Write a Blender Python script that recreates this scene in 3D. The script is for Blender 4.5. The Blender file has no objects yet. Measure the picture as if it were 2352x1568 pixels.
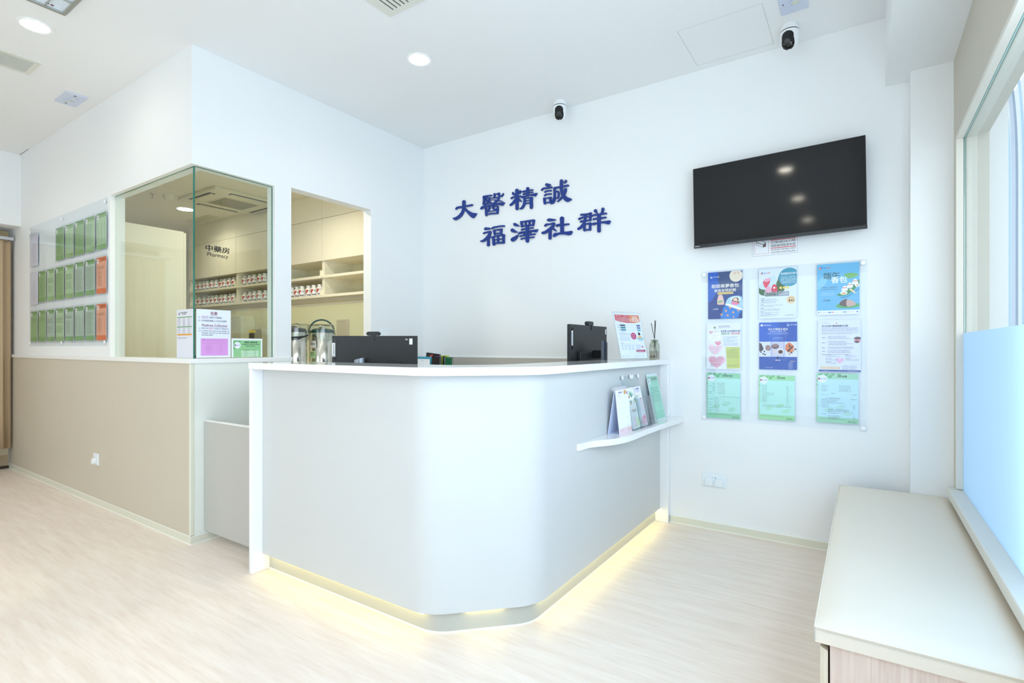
import bpy, bmesh, math, random
from mathutils import Vector, Matrix
from mathutils.geometry import tessellate_polygon
random.seed(7)
SC = bpy.context.scene
COL = SC.collection
PI = math.pi

# ---------------------------------------------------------------- camera, world, daylight, exposure
cam = bpy.data.cameras.new('camera')
cam.sensor_width = 36.0
cam.lens = 1208.0 / 2352.0 * 36.0
cam.shift_y = 13.2 / 2352.0
cam.clip_start = 0.02
camo = bpy.data.objects.new('camera', cam)
camo.location = (0, 0, 1.175)
camo.rotation_euler = (PI / 2, 0, math.radians(33.752))
COL.objects.link(camo)
SC.camera = camo

SC.view_settings.view_transform = 'Standard'
SC.view_settings.look = 'None'
SC.view_settings.gamma = 1.0
SC.view_settings.use_curve_mapping = False
SC.view_settings.exposure = 0.10
SC.cycles.max_bounces = 14
SC.cycles.diffuse_bounces = 8
SC.cycles.transparent_max_bounces = 16
SC.cycles.sample_clamp_indirect = 6.0

world = bpy.data.worlds.new('overcast_sky')
SC.world = world
world.use_nodes = True
bg = world.node_tree.nodes['Background']
bg.inputs['Color'].default_value = (0.82, 0.885, 1.0, 1)
bg.inputs['Strength'].default_value = 2.3


def area(name, loc, rot, sx, sy, power, color, shape='RECTANGLE'):
    l = bpy.data.lights.new(name, 'AREA')
    l.shape = shape
    l.size = sx
    l.size_y = sy
    l.energy = power
    l.color = color
    o = bpy.data.objects.new(name, l)
    o.location = loc
    o.rotation_euler = rot
    COL.objects.link(o)
    return o


# daylight of the shopfront: the glazed right wall beside the camera and the glazed entrance behind it
area('shopfront_daylight', (0.62, 0.45, 1.35), (0, PI / 2, 0), 1.9, 3.1, 93.0, (0.79, 0.86, 1.0))
area('entrance_daylight', (-1.7, -3.25, 1.35), (PI / 2, 0, 0), 3.4, 2.1, 22.0, (0.77, 0.865, 1.0))

# ---------------------------------------------------------------- materials
MATS = {}


def lin(c):
    return tuple(((x / 255.0) / 12.92 if x / 255.0 <= 0.04045 else ((x / 255.0 + 0.055) / 1.055) ** 2.4) for x in c)


def mat(name, rgb, rough=0.5, metal=0.0, spec=0.5, coat=0.0, emit=None, estr=0.0, noise=None, bump=None):
    """rgb in 0..255 display values; noise=(scale, amount); bump=(scale, strength)"""
    if name in MATS:
        return MATS[name]
    m = bpy.data.materials.new(name)
    m.use_nodes = True
    nt = m.node_tree
    b = nt.nodes['Principled BSDF']
    c = lin(rgb)
    b.inputs['Base Color'].default_value = (*c, 1)
    b.inputs['Roughness'].default_value = rough
    b.inputs['Metallic'].default_value = metal
    b.inputs['Specular IOR Level'].default_value = spec
    b.inputs['Coat Weight'].default_value = coat
    if emit:
        b.inputs['Emission Color'].default_value = (*emit, 1)
        b.inputs['Emission Strength'].default_value = estr
    if noise or bump:
        tc = nt.nodes.new('ShaderNodeTexCoord')
    if noise:
        n = nt.nodes.new('ShaderNodeTexNoise')
        n.inputs['Scale'].default_value = noise[0]
        n.inputs['Detail'].default_value = 4
        nt.links.new(tc.outputs['Object'], n.inputs['Vector'])
        mx = nt.nodes.new('ShaderNodeMix')
        mx.data_type = 'RGBA'
        mx.inputs[6].default_value = (*[v * (1 - noise[1]) for v in c], 1)
        mx.inputs[7].default_value = (*[min(1, v * (1 + noise[1])) for v in c], 1)
        nt.links.new(n.outputs['Fac'], mx.inputs[0])
        nt.links.new(mx.outputs[2], b.inputs['Base Color'])
    if bump:
        n2 = nt.nodes.new('ShaderNodeTexNoise')
        n2.inputs['Scale'].default_value = bump[0]
        n2.inputs['Detail'].default_value = 3
        nt.links.new(tc.outputs['Object'], n2.inputs['Vector'])
        bp = nt.nodes.new('ShaderNodeBump')
        bp.inputs['Strength'].default_value = bump[1]
        bp.inputs['Distance'].default_value = 0.002
        nt.links.new(n2.outputs['Fac'], bp.inputs['Height'])
        nt.links.new(bp.outputs['Normal'], b.inputs['Normal'])
    MATS[name] = m
    return m


def clear(name, rgb=(255, 255, 255), gloss=1.0, rough=0.0, ior=1.45):
    """thin clear sheet: transparent with Fresnel reflection"""
    if name in MATS:
        return MATS[name]
    m = bpy.data.materials.new(name)
    m.use_nodes = True
    nt = m.node_tree
    nt.nodes.clear()
    out = nt.nodes.new('ShaderNodeOutputMaterial')
    tr = nt.nodes.new('ShaderNodeBsdfTransparent')
    tr.inputs['Color'].default_value = (*lin(rgb), 1)
    gl = nt.nodes.new('ShaderNodeBsdfGlossy')
    gl.inputs['Roughness'].default_value = rough
    lw = nt.nodes.new('ShaderNodeLayerWeight')
    lw.inputs['Blend'].default_value = 0.5
    pw = nt.nodes.new('ShaderNodeMath')
    pw.operation = 'POWER'
    pw.inputs[1].default_value = 5.0
    fr = nt.nodes.new('ShaderNodeMath')
    fr.operation = 'MULTIPLY_ADD'
    fr.inputs[1].default_value = 0.55
    fr.inputs[2].default_value = 0.04
    nt.links.new(lw.outputs['Facing'], pw.inputs[0])
    nt.links.new(pw.outputs[0], fr.inputs[0])
    mul = nt.nodes.new('ShaderNodeMath')
    mul.operation = 'MULTIPLY'
    mul.inputs[1].default_value = gloss
    mx = nt.nodes.new('ShaderNodeMixShader')
    nt.links.new(fr.outputs[0], mul.inputs[0])
    nt.links.new(mul.outputs[0], mx.inputs[0])
    nt.links.new(tr.outputs[0], mx.inputs[1])
    nt.links.new(gl.outputs[0], mx.inputs[2])
    nt.links.new(mx.outputs[0], out.inputs[0])
    MATS[name] = m
    return m


def frosted(name, rgb):
    m = bpy.data.materials.new(name)
    m.use_nodes = True
    nt = m.node_tree
    nt.nodes.clear()
    out = nt.nodes.new('ShaderNodeOutputMaterial')
    tl = nt.nodes.new('ShaderNodeBsdfTranslucent')
    tl.inputs['Color'].default_value = (*lin(rgb), 1)
    df = nt.nodes.new('ShaderNodeBsdfDiffuse')
    df.inputs['Color'].default_value = (*lin(rgb), 1)
    gl = nt.nodes.new('ShaderNodeBsdfGlossy')
    gl.inputs['Roughness'].default_value = 0.25
    m1 = nt.nodes.new('ShaderNodeMixShader')
    m1.inputs[0].default_value = 0.25
    m2 = nt.nodes.new('ShaderNodeMixShader')
    m2.inputs[0].default_value = 0.06
    nt.links.new(tl.outputs[0], m1.inputs[1])
    nt.links.new(df.outputs[0], m1.inputs[2])
    nt.links.new(m1.outputs[0], m2.inputs[1])
    nt.links.new(gl.outputs[0], m2.inputs[2])
    nt.links.new(m2.outputs[0], out.inputs[0])
    MATS[name] = m
    return m


def floor_mat():
    m = bpy.data.materials.new('vinyl_floor')
    m.use_nodes = True
    nt = m.node_tree
    b = nt.nodes['Principled BSDF']
    b.inputs['Roughness'].default_value = 0.38
    b.inputs['Specular IOR Level'].default_value = 0.35
    tc = nt.nodes.new('ShaderNodeTexCoord')
    mp = nt.nodes.new('ShaderNodeMapping')
    mp.inputs['Rotation'].default_value = (0, 0, math.radians(-16))
    mp.inputs['Scale'].default_value = (1.6, 16, 1)
    n = nt.nodes.new('ShaderNodeTexNoise')
    n.inputs['Scale'].default_value = 1.6
    n.inputs['Detail'].default_value = 7
    n.inputs['Roughness'].default_value = 0.62
    mp2 = nt.nodes.new('ShaderNodeMapping')
    mp2.inputs['Rotation'].default_value = (0, 0, math.radians(-16))
    mp2.inputs['Scale'].default_value = (5, 60, 1)
    n2 = nt.nodes.new('ShaderNodeTexNoise')
    n2.inputs['Scale'].default_value = 1.5
    n2.inputs['Detail'].default_value = 4
    r = nt.nodes.new('ShaderNodeValToRGB')
    r.color_ramp.elements[0].position = 0.30
    r.color_ramp.elements[0].color = (*lin((229, 214, 201)), 1)
    r.color_ramp.elements[1].position = 0.66
    r.color_ramp.elements[1].color = (*lin((240, 229, 219)), 1)
    r2 = nt.nodes.new('ShaderNodeValToRGB')
    r2.color_ramp.elements[0].position = 0.33
    r2.color_ramp.elements[0].color = (*lin((232, 222, 212)), 1)
    r2.color_ramp.elements[1].position = 0.5
    r2.color_ramp.elements[1].color = (1, 1, 1, 1)
    mx = nt.nodes.new('ShaderNodeMix')
    mx.data_type = 'RGBA'
    mx.blend_type = 'MULTIPLY'
    mx.inputs[0].default_value = 0.22
    nt.links.new(tc.outputs['Object'], mp.inputs[0])
    nt.links.new(mp.outputs[0], n.inputs['Vector'])
    nt.links.new(tc.outputs['Object'], mp2.inputs[0])
    nt.links.new(mp2.outputs[0], n2.inputs['Vector'])
    nt.links.new(n.outputs['Fac'], r.inputs[0])
    nt.links.new(n2.outputs['Fac'], r2.inputs[0])
    nt.links.new(r.outputs[0], mx.inputs[6])
    nt.links.new(r2.outputs[0], mx.inputs[7])
    nt.links.new(mx.outputs[2], b.inputs['Base Color'])
    return m


def wood_mat(name, c1, c2):
    m = bpy.data.materials.new(name)
    m.use_nodes = True
    nt = m.node_tree
    b = nt.nodes['Principled BSDF']
    b.inputs['Roughness'].default_value = 0.45
    tc = nt.nodes.new('ShaderNodeTexCoord')
    mp = nt.nodes.new('ShaderNodeMapping')
    mp.inputs['Scale'].default_value = (95, 95, 3)
    n = nt.nodes.new('ShaderNodeTexNoise')
    n.inputs['Scale'].default_value = 1.2
    n.inputs['Detail'].default_value = 5
    n.inputs['Distortion'].default_value = 0.5
    r = nt.nodes.new('ShaderNodeValToRGB')
    r.color_ramp.elements[0].position = 0.3
    r.color_ramp.elements[0].color = (*lin(c1), 1)
    r.color_ramp.elements[1].position = 0.7
    r.color_ramp.elements[1].color = (*lin(c2), 1)
    nt.links.new(tc.outputs['Object'], mp.inputs[0])
    nt.links.new(mp.outputs[0], n.inputs['Vector'])
    nt.links.new(n.outputs['Fac'], r.inputs[0])
    nt.links.new(r.outputs[0], b.inputs['Base Color'])
    return m


def ink(rgb):
    return mat('ink_%02x%02x%02x' % tuple(rgb), rgb, rough=0.55, spec=0.3)


WHITE = mat('white_wall_paint', (238, 240, 241), rough=0.6, spec=0.25, bump=(220, 0.05))
CEILW = mat('white_ceiling_paint', (238, 239, 239), rough=0.75, spec=0.15)
BEIGE = mat('beige_wall_panel', (205, 197, 180), rough=0.5, spec=0.3, noise=(3, 0.02))
SKIRT = mat('cream_skirting', (222, 222, 206), rough=0.45)
CAULK = mat('white_caulk', (244, 244, 238), rough=0.5)
TRIMW = mat('white_trim', (240, 241, 240), rough=0.35)
CREAM = mat('cream_laminate', (244, 238, 219), rough=0.4, spec=0.35)
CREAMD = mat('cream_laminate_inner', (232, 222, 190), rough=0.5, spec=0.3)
PHARMW = mat('pharmacy_wall_paint', (240, 237, 222), rough=0.6, spec=0.2)
PHGREEN = mat('pale_green_backsplash', (228, 233, 210), rough=0.35)
GREYL = mat('light_grey_laminate', (206, 208, 208), rough=0.42, spec=0.35, noise=(2.5, 0.025))
GREYD = mat('grey_laminate', (188, 187, 182), rough=0.45, noise=(3, 0.03))
STONE = mat('white_solid_surface', (243, 245, 246), rough=0.07, spec=0.6, coat=0.3)
FRAMEW = mat('off_white_window_frame', (224, 221, 212), rough=0.4)
GLASS = clear('clear_glass', (247, 251, 249))
GEDGE = mat('green_glass_edge', (38, 120, 100), rough=0.1, spec=0.8)
CYEDGE = mat('pale_cyan_glass_edge', (175, 225, 230), rough=0.1, spec=0.8)
ACRYL = clear('clear_acrylic', (252, 254, 255), gloss=0.7)
HOLD = clear('holder_acrylic', (249, 251, 252), gloss=1.3)
FILM = clear('clear_film', (252, 253, 255), gloss=0.6, rough=0.05)
WRAP = clear('cling_wrap', (240, 244, 240), gloss=2.2, rough=0.12)
BLACK = mat('black_plastic', (26, 28, 30), rough=0.42)
BLACKG = mat('gloss_black_plastic', (14, 15, 17), rough=0.12)
DGREY = mat('dark_grey_plastic', (52, 56, 62), rough=0.4)
WPLAS = mat('white_plastic', (240, 242, 244), rough=0.3)
STEEL = mat('brushed_steel', (206, 202, 190), rough=0.16, metal=1.0)
CHROME = mat('chrome', (220, 220, 220), rough=0.08, metal=1.0)
BLUE = mat('royal_blue_acrylic', (10, 50, 134), rough=0.25)
PAPER = mat('white_paper', (244, 246, 250), rough=0.6, spec=0.2)

# ---------------------------------------------------------------- helpers


class G:
    """collects geometry with material indices, becomes ONE mesh"""

    def __init__(s):
        s.v = []
        s.f = []
        s.m = []
        s.mats = []

    def mi(s, m):
        if m not in s.mats:
            s.mats.append(m)
        return s.mats.index(m)

    def add(s, vs, fs, m=None):
        k = len(s.v)
        i = s.mi(m) if m else 0
        s.v += [tuple(p) for p in vs]
        for f in fs:
            s.f.append([k + q for q in f])
            s.m.append(i)
        return s

    def box(s, x0, x1, y0, y1, z0, z1, m=None):
        x0, x1 = min(x0, x1), max(x0, x1)
        y0, y1 = min(y0, y1), max(y0, y1)
        z0, z1 = min(z0, z1), max(z0, z1)
        vs = [(x0, y0, z0), (x1, y0, z0), (x1, y1, z0), (x0, y1, z0), (x0, y0, z1), (x1, y0, z1), (x1, y1, z1), (x0, y1, z1)]
        return s.add(vs, [(0, 3, 2, 1), (4, 5, 6, 7), (0, 1, 5, 4), (1, 2, 6, 5), (2, 3, 7, 6), (3, 0, 4, 7)], m)

    def lathe(s, prof, n=24, c=(0, 0, 0), m=None, axis='z', a0=0, a1=2 * PI):
        """prof: (r, h) list"""
        full = abs(a1 - a0 - 2 * PI) < 1e-6
        k = n if full else n + 1
        vs = []
        for r, h in prof:
            for i in range(k):
                a = a0 + (a1 - a0) * i / n
                x, y = r * math.cos(a), r * math.sin(a)
                p = (x, y, h) if axis == 'z' else ((x, h, y) if axis == 'y' else (h, x, y))
                vs.append((c[0] + p[0], c[1] + p[1], c[2] + p[2]))
        fs = []
        for j in range(len(prof) - 1):
            for i in range(n):
                a, b = j * k + i, j * k + (i + 1) % k
                fs.append((a, b, b + k, a + k))
        if full and abs(prof[0][1] - prof[-1][1]) > 1e-6:
            if prof[0][0] > 1e-5:
                fs.append(tuple(range(k))[::-1])
            if prof[-1][0] > 1e-5:
                fs.append(tuple(range((len(prof) - 1) * k, len(prof) * k)))
        return s.add(vs, fs, m)

    def tube(s, pts, r, n=8, m=None, caps=True):
        P = [Vector(p) for p in pts]
        R = r if isinstance(r, (list, tuple)) else [r] * len(P)
        up = None
        vs = []
        for i, p in enumerate(P):
            d = (P[min(i + 1, len(P) - 1)] - P[max(i - 1, 0)]).normalized()
            if up is None:
                up = Vector((0, 0, 1)) if abs(d.z) < 0.9 else Vector((1, 0, 0))
            a = d.cross(up).normalized()
            b = a.cross(d).normalized()
            up = b
            for k in range(n):
                t = 2 * PI * k / n
                vs.append(p + (a * math.cos(t) + b * math.sin(t)) * R[i])
        fs = []
        for i in range(len(P) - 1):
            for k in range(n):
                fs.append((i * n + k, i * n + (k + 1) % n, (i + 1) * n + (k + 1) % n, (i + 1) * n + k))
        if caps:
            fs.append(tuple(range(n))[::-1])
            fs.append(tuple(range((len(P) - 1) * n, len(P) * n)))
        return s.add(vs, fs, m)

    def prism(s, poly, h0, h1, m=None, axis='z'):
        """extrude polygon (2D) along an axis; axis y -> poly is (x,z); axis x -> (y,z)"""
        def P(a, b, h):
            return (a, b, h) if axis == 'z' else ((a, h, b) if axis == 'y' else (h, a, b))
        n = len(poly)
        vs = [P(a, b, h0) for a, b in poly] + [P(a, b, h1) for a, b in poly]
        tr = tessellate_polygon([[Vector((a, b, 0)) for a, b in poly]])
        fs = [tuple(t) for t in tr] + [tuple(n + q for q in t[::-1]) for t in tr]
        fs += [(i, (i + 1) % n, n + (i + 1) % n, n + i) for i in range(n)]
        return s.add(vs, fs, m)

    def islands(s):
        par = list(range(len(s.v)))
        def find(i):
            while par[i] != i:
                par[i] = par[par[i]]
                i = par[i]
            return i
        for f in s.f:
            for q in f[1:]:
                par[find(q)] = find(f[0])
        out = {}
        for f in s.f:
            out.setdefault(find(f[0]), []).append(f)
        res = []
        for fs in out.values():
            ids = sorted({q for f in fs for q in f})
            mp = {q: i for i, q in enumerate(ids)}
            res.append(G().add([s.v[q] for q in ids], [[mp[q] for q in f] for f in fs]))
        return res

    def build(s, name, m=None, parent=None, loc=(0, 0, 0), rot=(0, 0, 0), smooth=False, bevel=0.0, bseg=2, recalc=True, sub=0, split=False):
        if split:
            return [q.build(name, m, parent, loc, rot, smooth, bevel, bseg, recalc, sub) for q in s.islands()][0]
        me = bpy.data.meshes.new(name)
        me.from_pydata(s.v, [], s.f)
        if m is not None:
            me.materials.append(m)
        else:
            for q in s.mats:
                me.materials.append(q)
            me.polygons.foreach_set('material_index', s.m)
        if recalc:
            bm = bmesh.new()
            bm.from_mesh(me)
            bmesh.ops.recalc_face_normals(bm, faces=bm.faces)
            bm.to_mesh(me)
            bm.free()
        if smooth:
            me.polygons.foreach_set('use_smooth', [True] * len(me.polygons))
            me.set_sharp_from_angle(angle=math.radians(38))
        o = bpy.data.objects.new(name, me)
        COL.objects.link(o)
        o.location = loc
        o.rotation_euler = rot
        if parent:
            o.parent = parent
        if bevel:
            bv = o.modifiers.new('bevel', 'BEVEL')
            bv.width = bevel
            bv.segments = bseg
            bv.limit_method = 'ANGLE'
            bv.harden_normals = False
        if sub:
            sb = o.modifiers.new('subdivision', 'SUBSURF')
            sb.levels = sub
            sb.render_levels = sub
        return o


def thing(name, label, cat, loc=(0, 0, 0), rotz=0.0, group=None, rot=None):
    o = bpy.data.objects.new(name, None)
    o.empty_display_size = 0.05
    COL.objects.link(o)
    o.location = loc
    o.rotation_euler = rot if rot else (0, 0, rotz)
    o['label'] = label
    o['category'] = cat
    if group:
        o['group'] = group
    return o


def tag(o, label, cat, group=None):
    o['label'] = label
    o['category'] = cat
    if group:
        o['group'] = group
    return o


def struct(name, g, m=None, parent=None, **k):
    o = g.build(name, m, parent, **k)
    if parent is None:
        o['kind'] = 'structure'
    return o


def copy_tree(o, parent=None):
    c = o.copy()
    COL.objects.link(c)
    if parent:
        c.parent = parent
    for ch in list(o.children):
        if ch is not c:
            copy_tree(ch, c)
    return c


def smooth_loop(p, n=4, closed=True):
    out = []
    N = len(p)
    rng = range(N) if closed else range(N - 1)
    for i in rng:
        if closed:
            a, b, c, d = p[(i - 1) % N], p[i], p[(i + 1) % N], p[(i + 2) % N]
        else:
            a, b, c, d = p[max(i - 1, 0)], p[i], p[i + 1], p[min(i + 2, N - 1)]
        for k in range(n):
            t = k / n
            out.append(tuple(0.5 * ((2 * b[j]) + (-a[j] + c[j]) * t + (2 * a[j] - 5 * b[j] + 4 * c[j] - d[j]) * t * t + (-a[j] + 3 * b[j] - 3 * c[j] + d[j]) * t ** 3) for j in range(len(b))))
    if not closed:
        out.append(tuple(p[-1]))
    return out


_glyph = {}


def glyphs(text, bold=0.0):
    key = (text, bold)
    if key not in _glyph:
        c = bpy.data.curves.new('lettering', 'FONT')
        c.body = text
        c.resolution_u = 2
        o = bpy.data.objects.new('lettering', c)
        me = o.to_mesh()
        vs = [(v.co.x, v.co.y, 0.0) for v in me.vertices]
        fs = [tuple(p.vertices) for p in me.polygons]
        o.to_mesh_clear()
        bpy.data.objects.remove(o)
        bpy.data.curves.remove(c)
        if bold:
            n = len(vs)
            d = bold * 1.3
            base = list(vs)
            bf = list(fs)
            for q, (dx, dy) in enumerate(((d, 0), (0, d * 0.6), (d, d * 0.6), (d * 0.5, d * 0.3))):
                vs += [(x + dx, y + dy, 0.00004 * (q + 1)) for x, y, _ in base]
                fs += [tuple(i + n * (q + 1) for i in f) for f in bf]
        xs = [v[0] for v in vs] or [0]
        _glyph[key] = (vs, fs, min(xs), max(xs))
    return _glyph[key]


class Sheet:
    """flat printed sheet; u to the right 0..1, v down 0..1; faces local -Y; origin at bottom centre"""

    def __init__(s, w, h):
        s.w, s.h = w, h
        s.art = G()
        s.txt = G()

    def P(s, u, v, layer):
        return ((u - 0.5) * s.w, -0.0006 - 0.00022 * layer, (1 - v) * s.h)

    def poly(s, pts, rgb, layer=1, rnd=0):
        if rnd:
            pts = smooth_loop(pts, rnd)
        pts = [(min(0.999, max(0.001, u)), min(0.999, max(0.001, v))) for u, v in pts]
        pts = [p for i, p in enumerate(pts) if abs(p[0] - pts[i - 1][0]) + abs(p[1] - pts[i - 1][1]) > 1e-5]
        vs = [s.P(u, v, layer) for u, v in pts]
        tr = tessellate_polygon([[Vector((u, v, 0)) for u, v in pts]])
        s.art.add(vs, [tuple(t) for t in tr], ink(rgb))
        return s

    def rect(s, u0, v0, u1, v1, rgb, layer=1):
        s.art.add([s.P(u0, v1, layer), s.P(u1, v1, layer), s.P(u1, v0, layer), s.P(u0, v0, layer)], [(0, 1, 2, 3)], ink(rgb))
        return s

    def frame(s, u0, v0, u1, v1, t, rgb, layer=2):
        tu = t / s.w
        tv = t / s.h
        s.rect(u0, v0, u1, v0 + tv, rgb, layer).rect(u0, v1 - tv, u1, v1, rgb, layer)
        s.rect(u0, v0, u0 + tu, v1, rgb, layer).rect(u1 - tu, v0, u1, v1, rgb, layer)
        return s

    def oval(s, u, v, ru, rv=None, rgb=(0, 0, 0), layer=2, n=24):
        if rv is None:
            rv = ru * s.w / s.h
        s.poly([(u + ru * math.cos(2 * PI * i / n), v + rv * math.sin(2 * PI * i / n)) for i in range(n)], rgb, layer)
        return s

    def text(s, t, u, v, size, rgb, layer=4, align='L', bold=0.0, width=None, shear=0.0):
        """v = baseline, size = em height as a fraction of sheet height; width squeezes to a given u width"""
        vs, fs, x0, x1 = glyphs(t, bold)
        k = size * s.h
        kx = k if width is None else width * s.w / max(1e-6, (x1 - x0))
        off = {'L': x0, 'C': (x0 + x1) / 2, 'R': x1}[align]
        bx, _, bz = s.P(u, v, layer)
        y = -0.0006 - 0.00022 * layer
        s.txt.add([(bx + (x - off) * kx + shear * yy * k, y - q, bz + yy * k) for x, yy, q in vs], fs, ink(rgb))
        return s

    def lines(s, u0, v0, u1, n, dv, th, rgb, layer=3, ragged=0.3, gap=0.12, rnd=None):
        """rows of print too small to read"""
        R = rnd or random
        for i in range(n):
            end = u1 - (u1 - u0) * ragged * R.random()
            u = u0
            v = v0 + i * dv
            cw = th * s.h / s.w * 0.85
            c3 = tuple(int(q * 0.78 + 215 * 0.22) // 6 * 6 for q in rgb)
            while u < end - 0.005:
                if R.random() < 0.10:
                    u += cw * (0.6 + R.random() * (2 if gap > 0.5 else 0.6))
                    continue
                e = u + cw * (0.55 + 0.25 * R.random())
                t0 = v + th * 0.22 * R.random()
                t1 = v + th * (0.78 + 0.2 * R.random())
                s.art.add([s.P(u, t1, layer), s.P(e, t1, layer), s.P(e, t0, layer), s.P(u, t0, layer)], [(0, 1, 2, 3)], ink(c3))
                u += cw
        return s

    def build(s, parent, paper=PAPER, th=0.0008, names=('paper', 'artwork', 'lettering'), bend=0.0):
        g = G().box(-s.w / 2, s.w / 2, -0.0004, th, 0, s.h)
        g.build(names[0], paper, parent)
        if s.art.v:
            s.art.build(names[1], None, parent, recalc=False)
        if s.txt.v:
            s.txt.build(names[2], None, parent, recalc=False)


def heart(cx, cy, r, asp):
    pts = []
    for i in range(28):
        t = 2 * PI * i / 28
        x = 16 * math.sin(t) ** 3
        y = 13 * math.cos(t) - 5 * math.cos(2 * t) - 2 * math.cos(3 * t) - math.cos(4 * t)
        pts.append((cx + r * x / 17, cy - r * asp * y / 17))
    return pts


def star(cx, cy, r, asp, rot=0.0):
    pts = []
    for i in range(10):
        a = rot + PI * i / 5
        q = r if i % 2 == 0 else r * 0.45
        pts.append((cx + q * math.sin(a), cy - q * asp * math.cos(a)))
    return pts

# ================================================================= THE SETTING
XA, YB, YC, H = -3.336, 3.545, 1.549, 2.985
XW = 0.376
FLOORM = floor_mat()
struct('floor', G().box(-9.0, 0.6, -3.2, 3.75, -0.05, 0.0), FLOORM)
struct('ceiling', G().box(-9.0, 0.6, -3.2, 3.75, H, H + 0.08), CEILW)
struct('wall_back', G().box(-9.0, 0.6, YB, YB + 0.12, 0, H), WHITE)

# pharmacy front wall (posters), glazed corner on the right
g = G()
g.box(-7.0, XA, YC, YC + 0.09, 0, 1.077)
g.box(-7.0, -4.541, YC, YC + 0.09, 1.077, 2.2835)
g.box(-7.0, XA, YC, YC + 0.09, 2.2835, H)
struct('wall_left', g, WHITE)
# pharmacy side wall with the serving opening
g = G()
g.box(XA - 0.09, XA, YC + 0.09, 2.2064, 0, 1.077)
g.box(XA - 0.09, XA, 2.0945, 2.2064, 1.077, 2.2835)
g.box(XA - 0.09, XA, YC + 0.09, 2.2064, 2.2835, H)
g.box(XA - 0.09, XA, 2.2064, 2.924, 0, 0.95)
g.box(XA - 0.09, XA, 2.2064, 2.924, 2.295, H)
g.box(XA - 0.09, XA, 2.924, YB, 0, H)
struct('wall_side', g, WHITE)
# serving ledge in the opening
struct('trim_1', G().box(XA - 0.30, XA + 0.015, 2.2074, 2.923, 0.95, 0.98), TRIMW, bevel=0.003)
# continuous white ledge under the corner glazing
g = G()
g.prism([(-6.93, YC - 0.018), (XA + 0.018, YC - 0.018), (XA + 0.018, 2.206), (XA - 0.10, 2.206), (XA - 0.10, YC + 0.10), (-4.541, YC + 0.10), (-4.541, YC), (-6.93, YC)], 1.077, 1.106)
struct('trim_2', g, TRIMW, bevel=0.003)
# beige lower panel of the pharmacy front wall and its corner edge
struct('trim_3', G().box(-6.93, XA - 0.012, YC - 0.009, YC, 0.05, 1.077), BEIGE)
struct('trim_4', G().box(XA - 0.012, XA + 0.009, YC - 0.012, YC + 0.012, 0.05, 1.077), SKIRT, bevel=0.004)
struct('trim_5', G().box(XA, XA + 0.006, YC + 0.012, 2.2, 0.05, 1.077), mat('pale_wall_panel', (232, 236, 230), rough=0.4, spec=0.3))
# skirting
def skirting(name, x0, x1, y0, y1):
    o = struct(name, G().box(x0, x1, y0, y1, 0.0, 0.048), SKIRT)
    G().box(x0 - 0.0006, x1 + 0.0006, y0 - 0.0006, y1 + 0.0006, 0.0455, 0.0495).build('caulk_line', CAULK, o)
    G().box(x0 - 0.0016, x1 + 0.0016, y0 - 0.0016, y1 + 0.0016, 0.0, 0.005).build('caulk_line', CAULK, o)
skirting('baseboard_left', -6.93, XA + 0.011, YC - 0.011, YC + 0.002)
skirting('baseboard_side', XA, XA + 0.012, YC - 0.009, YB)
skirting('baseboard_back', -1.083, 0.2, YB - 0.012, YB)
# beige lower panel behind the desk
struct('trim_6', G().box(XA, -1.14, YB - 0.008, YB, 0.05, 1.088), mat('taupe_wall_panel', (190, 186, 178), rough=0.5))
struct('trim_7', G().box(XA, -1.14, YB - 0.010, YB, 1.088, 1.094), TRIMW)

# beam and column by the window
g = G()
g.box(0.1, 0.6, -3.0, YB, 2.605, H)
struct('ceiling', g, WHITE)
g = G()
g.box(0.203, 0.40, 3.4158, YB, 0, 2.605)
struct('wall_right', g, WHITE)
# glazed wall: header, low wall, end pieces
HEAD = mat('grey_white_paint', (206, 200, 187), rough=0.6, spec=0.2)
g = G()
g.box(XW, XW + 0.12, -3.0, 3.4158, 2.197, 2.605)
g.box(XW, XW + 0.12, 3.3229, 3.4158, 0, 2.197)
g.box(XW, XW + 0.12, -3.0, -1.4, 0, 2.197)
g.box(XW, XW + 0.12, -1.4, 3.3229, 0, 0.455)
struct('wall_right', g, HEAD)
# shop window
w = bpy.data.objects.new('window_1', None)
COL.objects.link(w)
w.location = (XW, 1.0, 0.48)
w['kind'] = 'structure'
WL = (-XW, -1.0, -0.48)
def wp(name, g, m, **k):
    return g.build(name, m, w, loc=WL, **k)
g = G()
for y in (0.95,):
    g.box(XW + 0.004, XW + 0.05, y - 0.03, y + 0.03, 0.49, 2.19)
g.box(XW - 0.004, XW + 0.024, 3.305, 3.323, 0.49, 2.19)
g.box(XW + 0.034, XW + 0.075, 3.305, 3.323, 0.49, 2.19)
g.box(XW - 0.004, XW + 0.024, -1.4, 3.323, 2.178, 2.197)
g.box(XW + 0.034, XW + 0.075, -1.4, 3.323, 2.178, 2.197)
wp('window_frame', g, FRAMEW, bevel=0.002, split=True)
wp('window_sill', G().box(XW - 0.035, XW + 0.08, -1.4, 3.34, 0.445, 0.488), FRAMEW, bevel=0.004)
g = G()
g.box(XW + 0.026, XW + 0.032, 0.98, 3.318, 0.488, 2.183)
g.box(XW + 0.026, XW + 0.032, -1.39, 0.92, 0.488, 2.183)
wp('pane', g, GLASS, split=True)
g = G()
g.box(XW + 0.0265, XW + 0.0315, 3.3182, 3.3212, 0.488, 2.183)
g.box(XW + 0.0265, XW + 0.0315, 0.98, 3.318, 2.1832, 2.187)
wp('glass_edge', g, CYEDGE, split=True)
FROST = frosted('frosted_film', (222, 240, 255))
g = G()
g.box(XW + 0.0225, XW + 0.0255, 0.98, 3.317, 0.489, 1.243)
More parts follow.
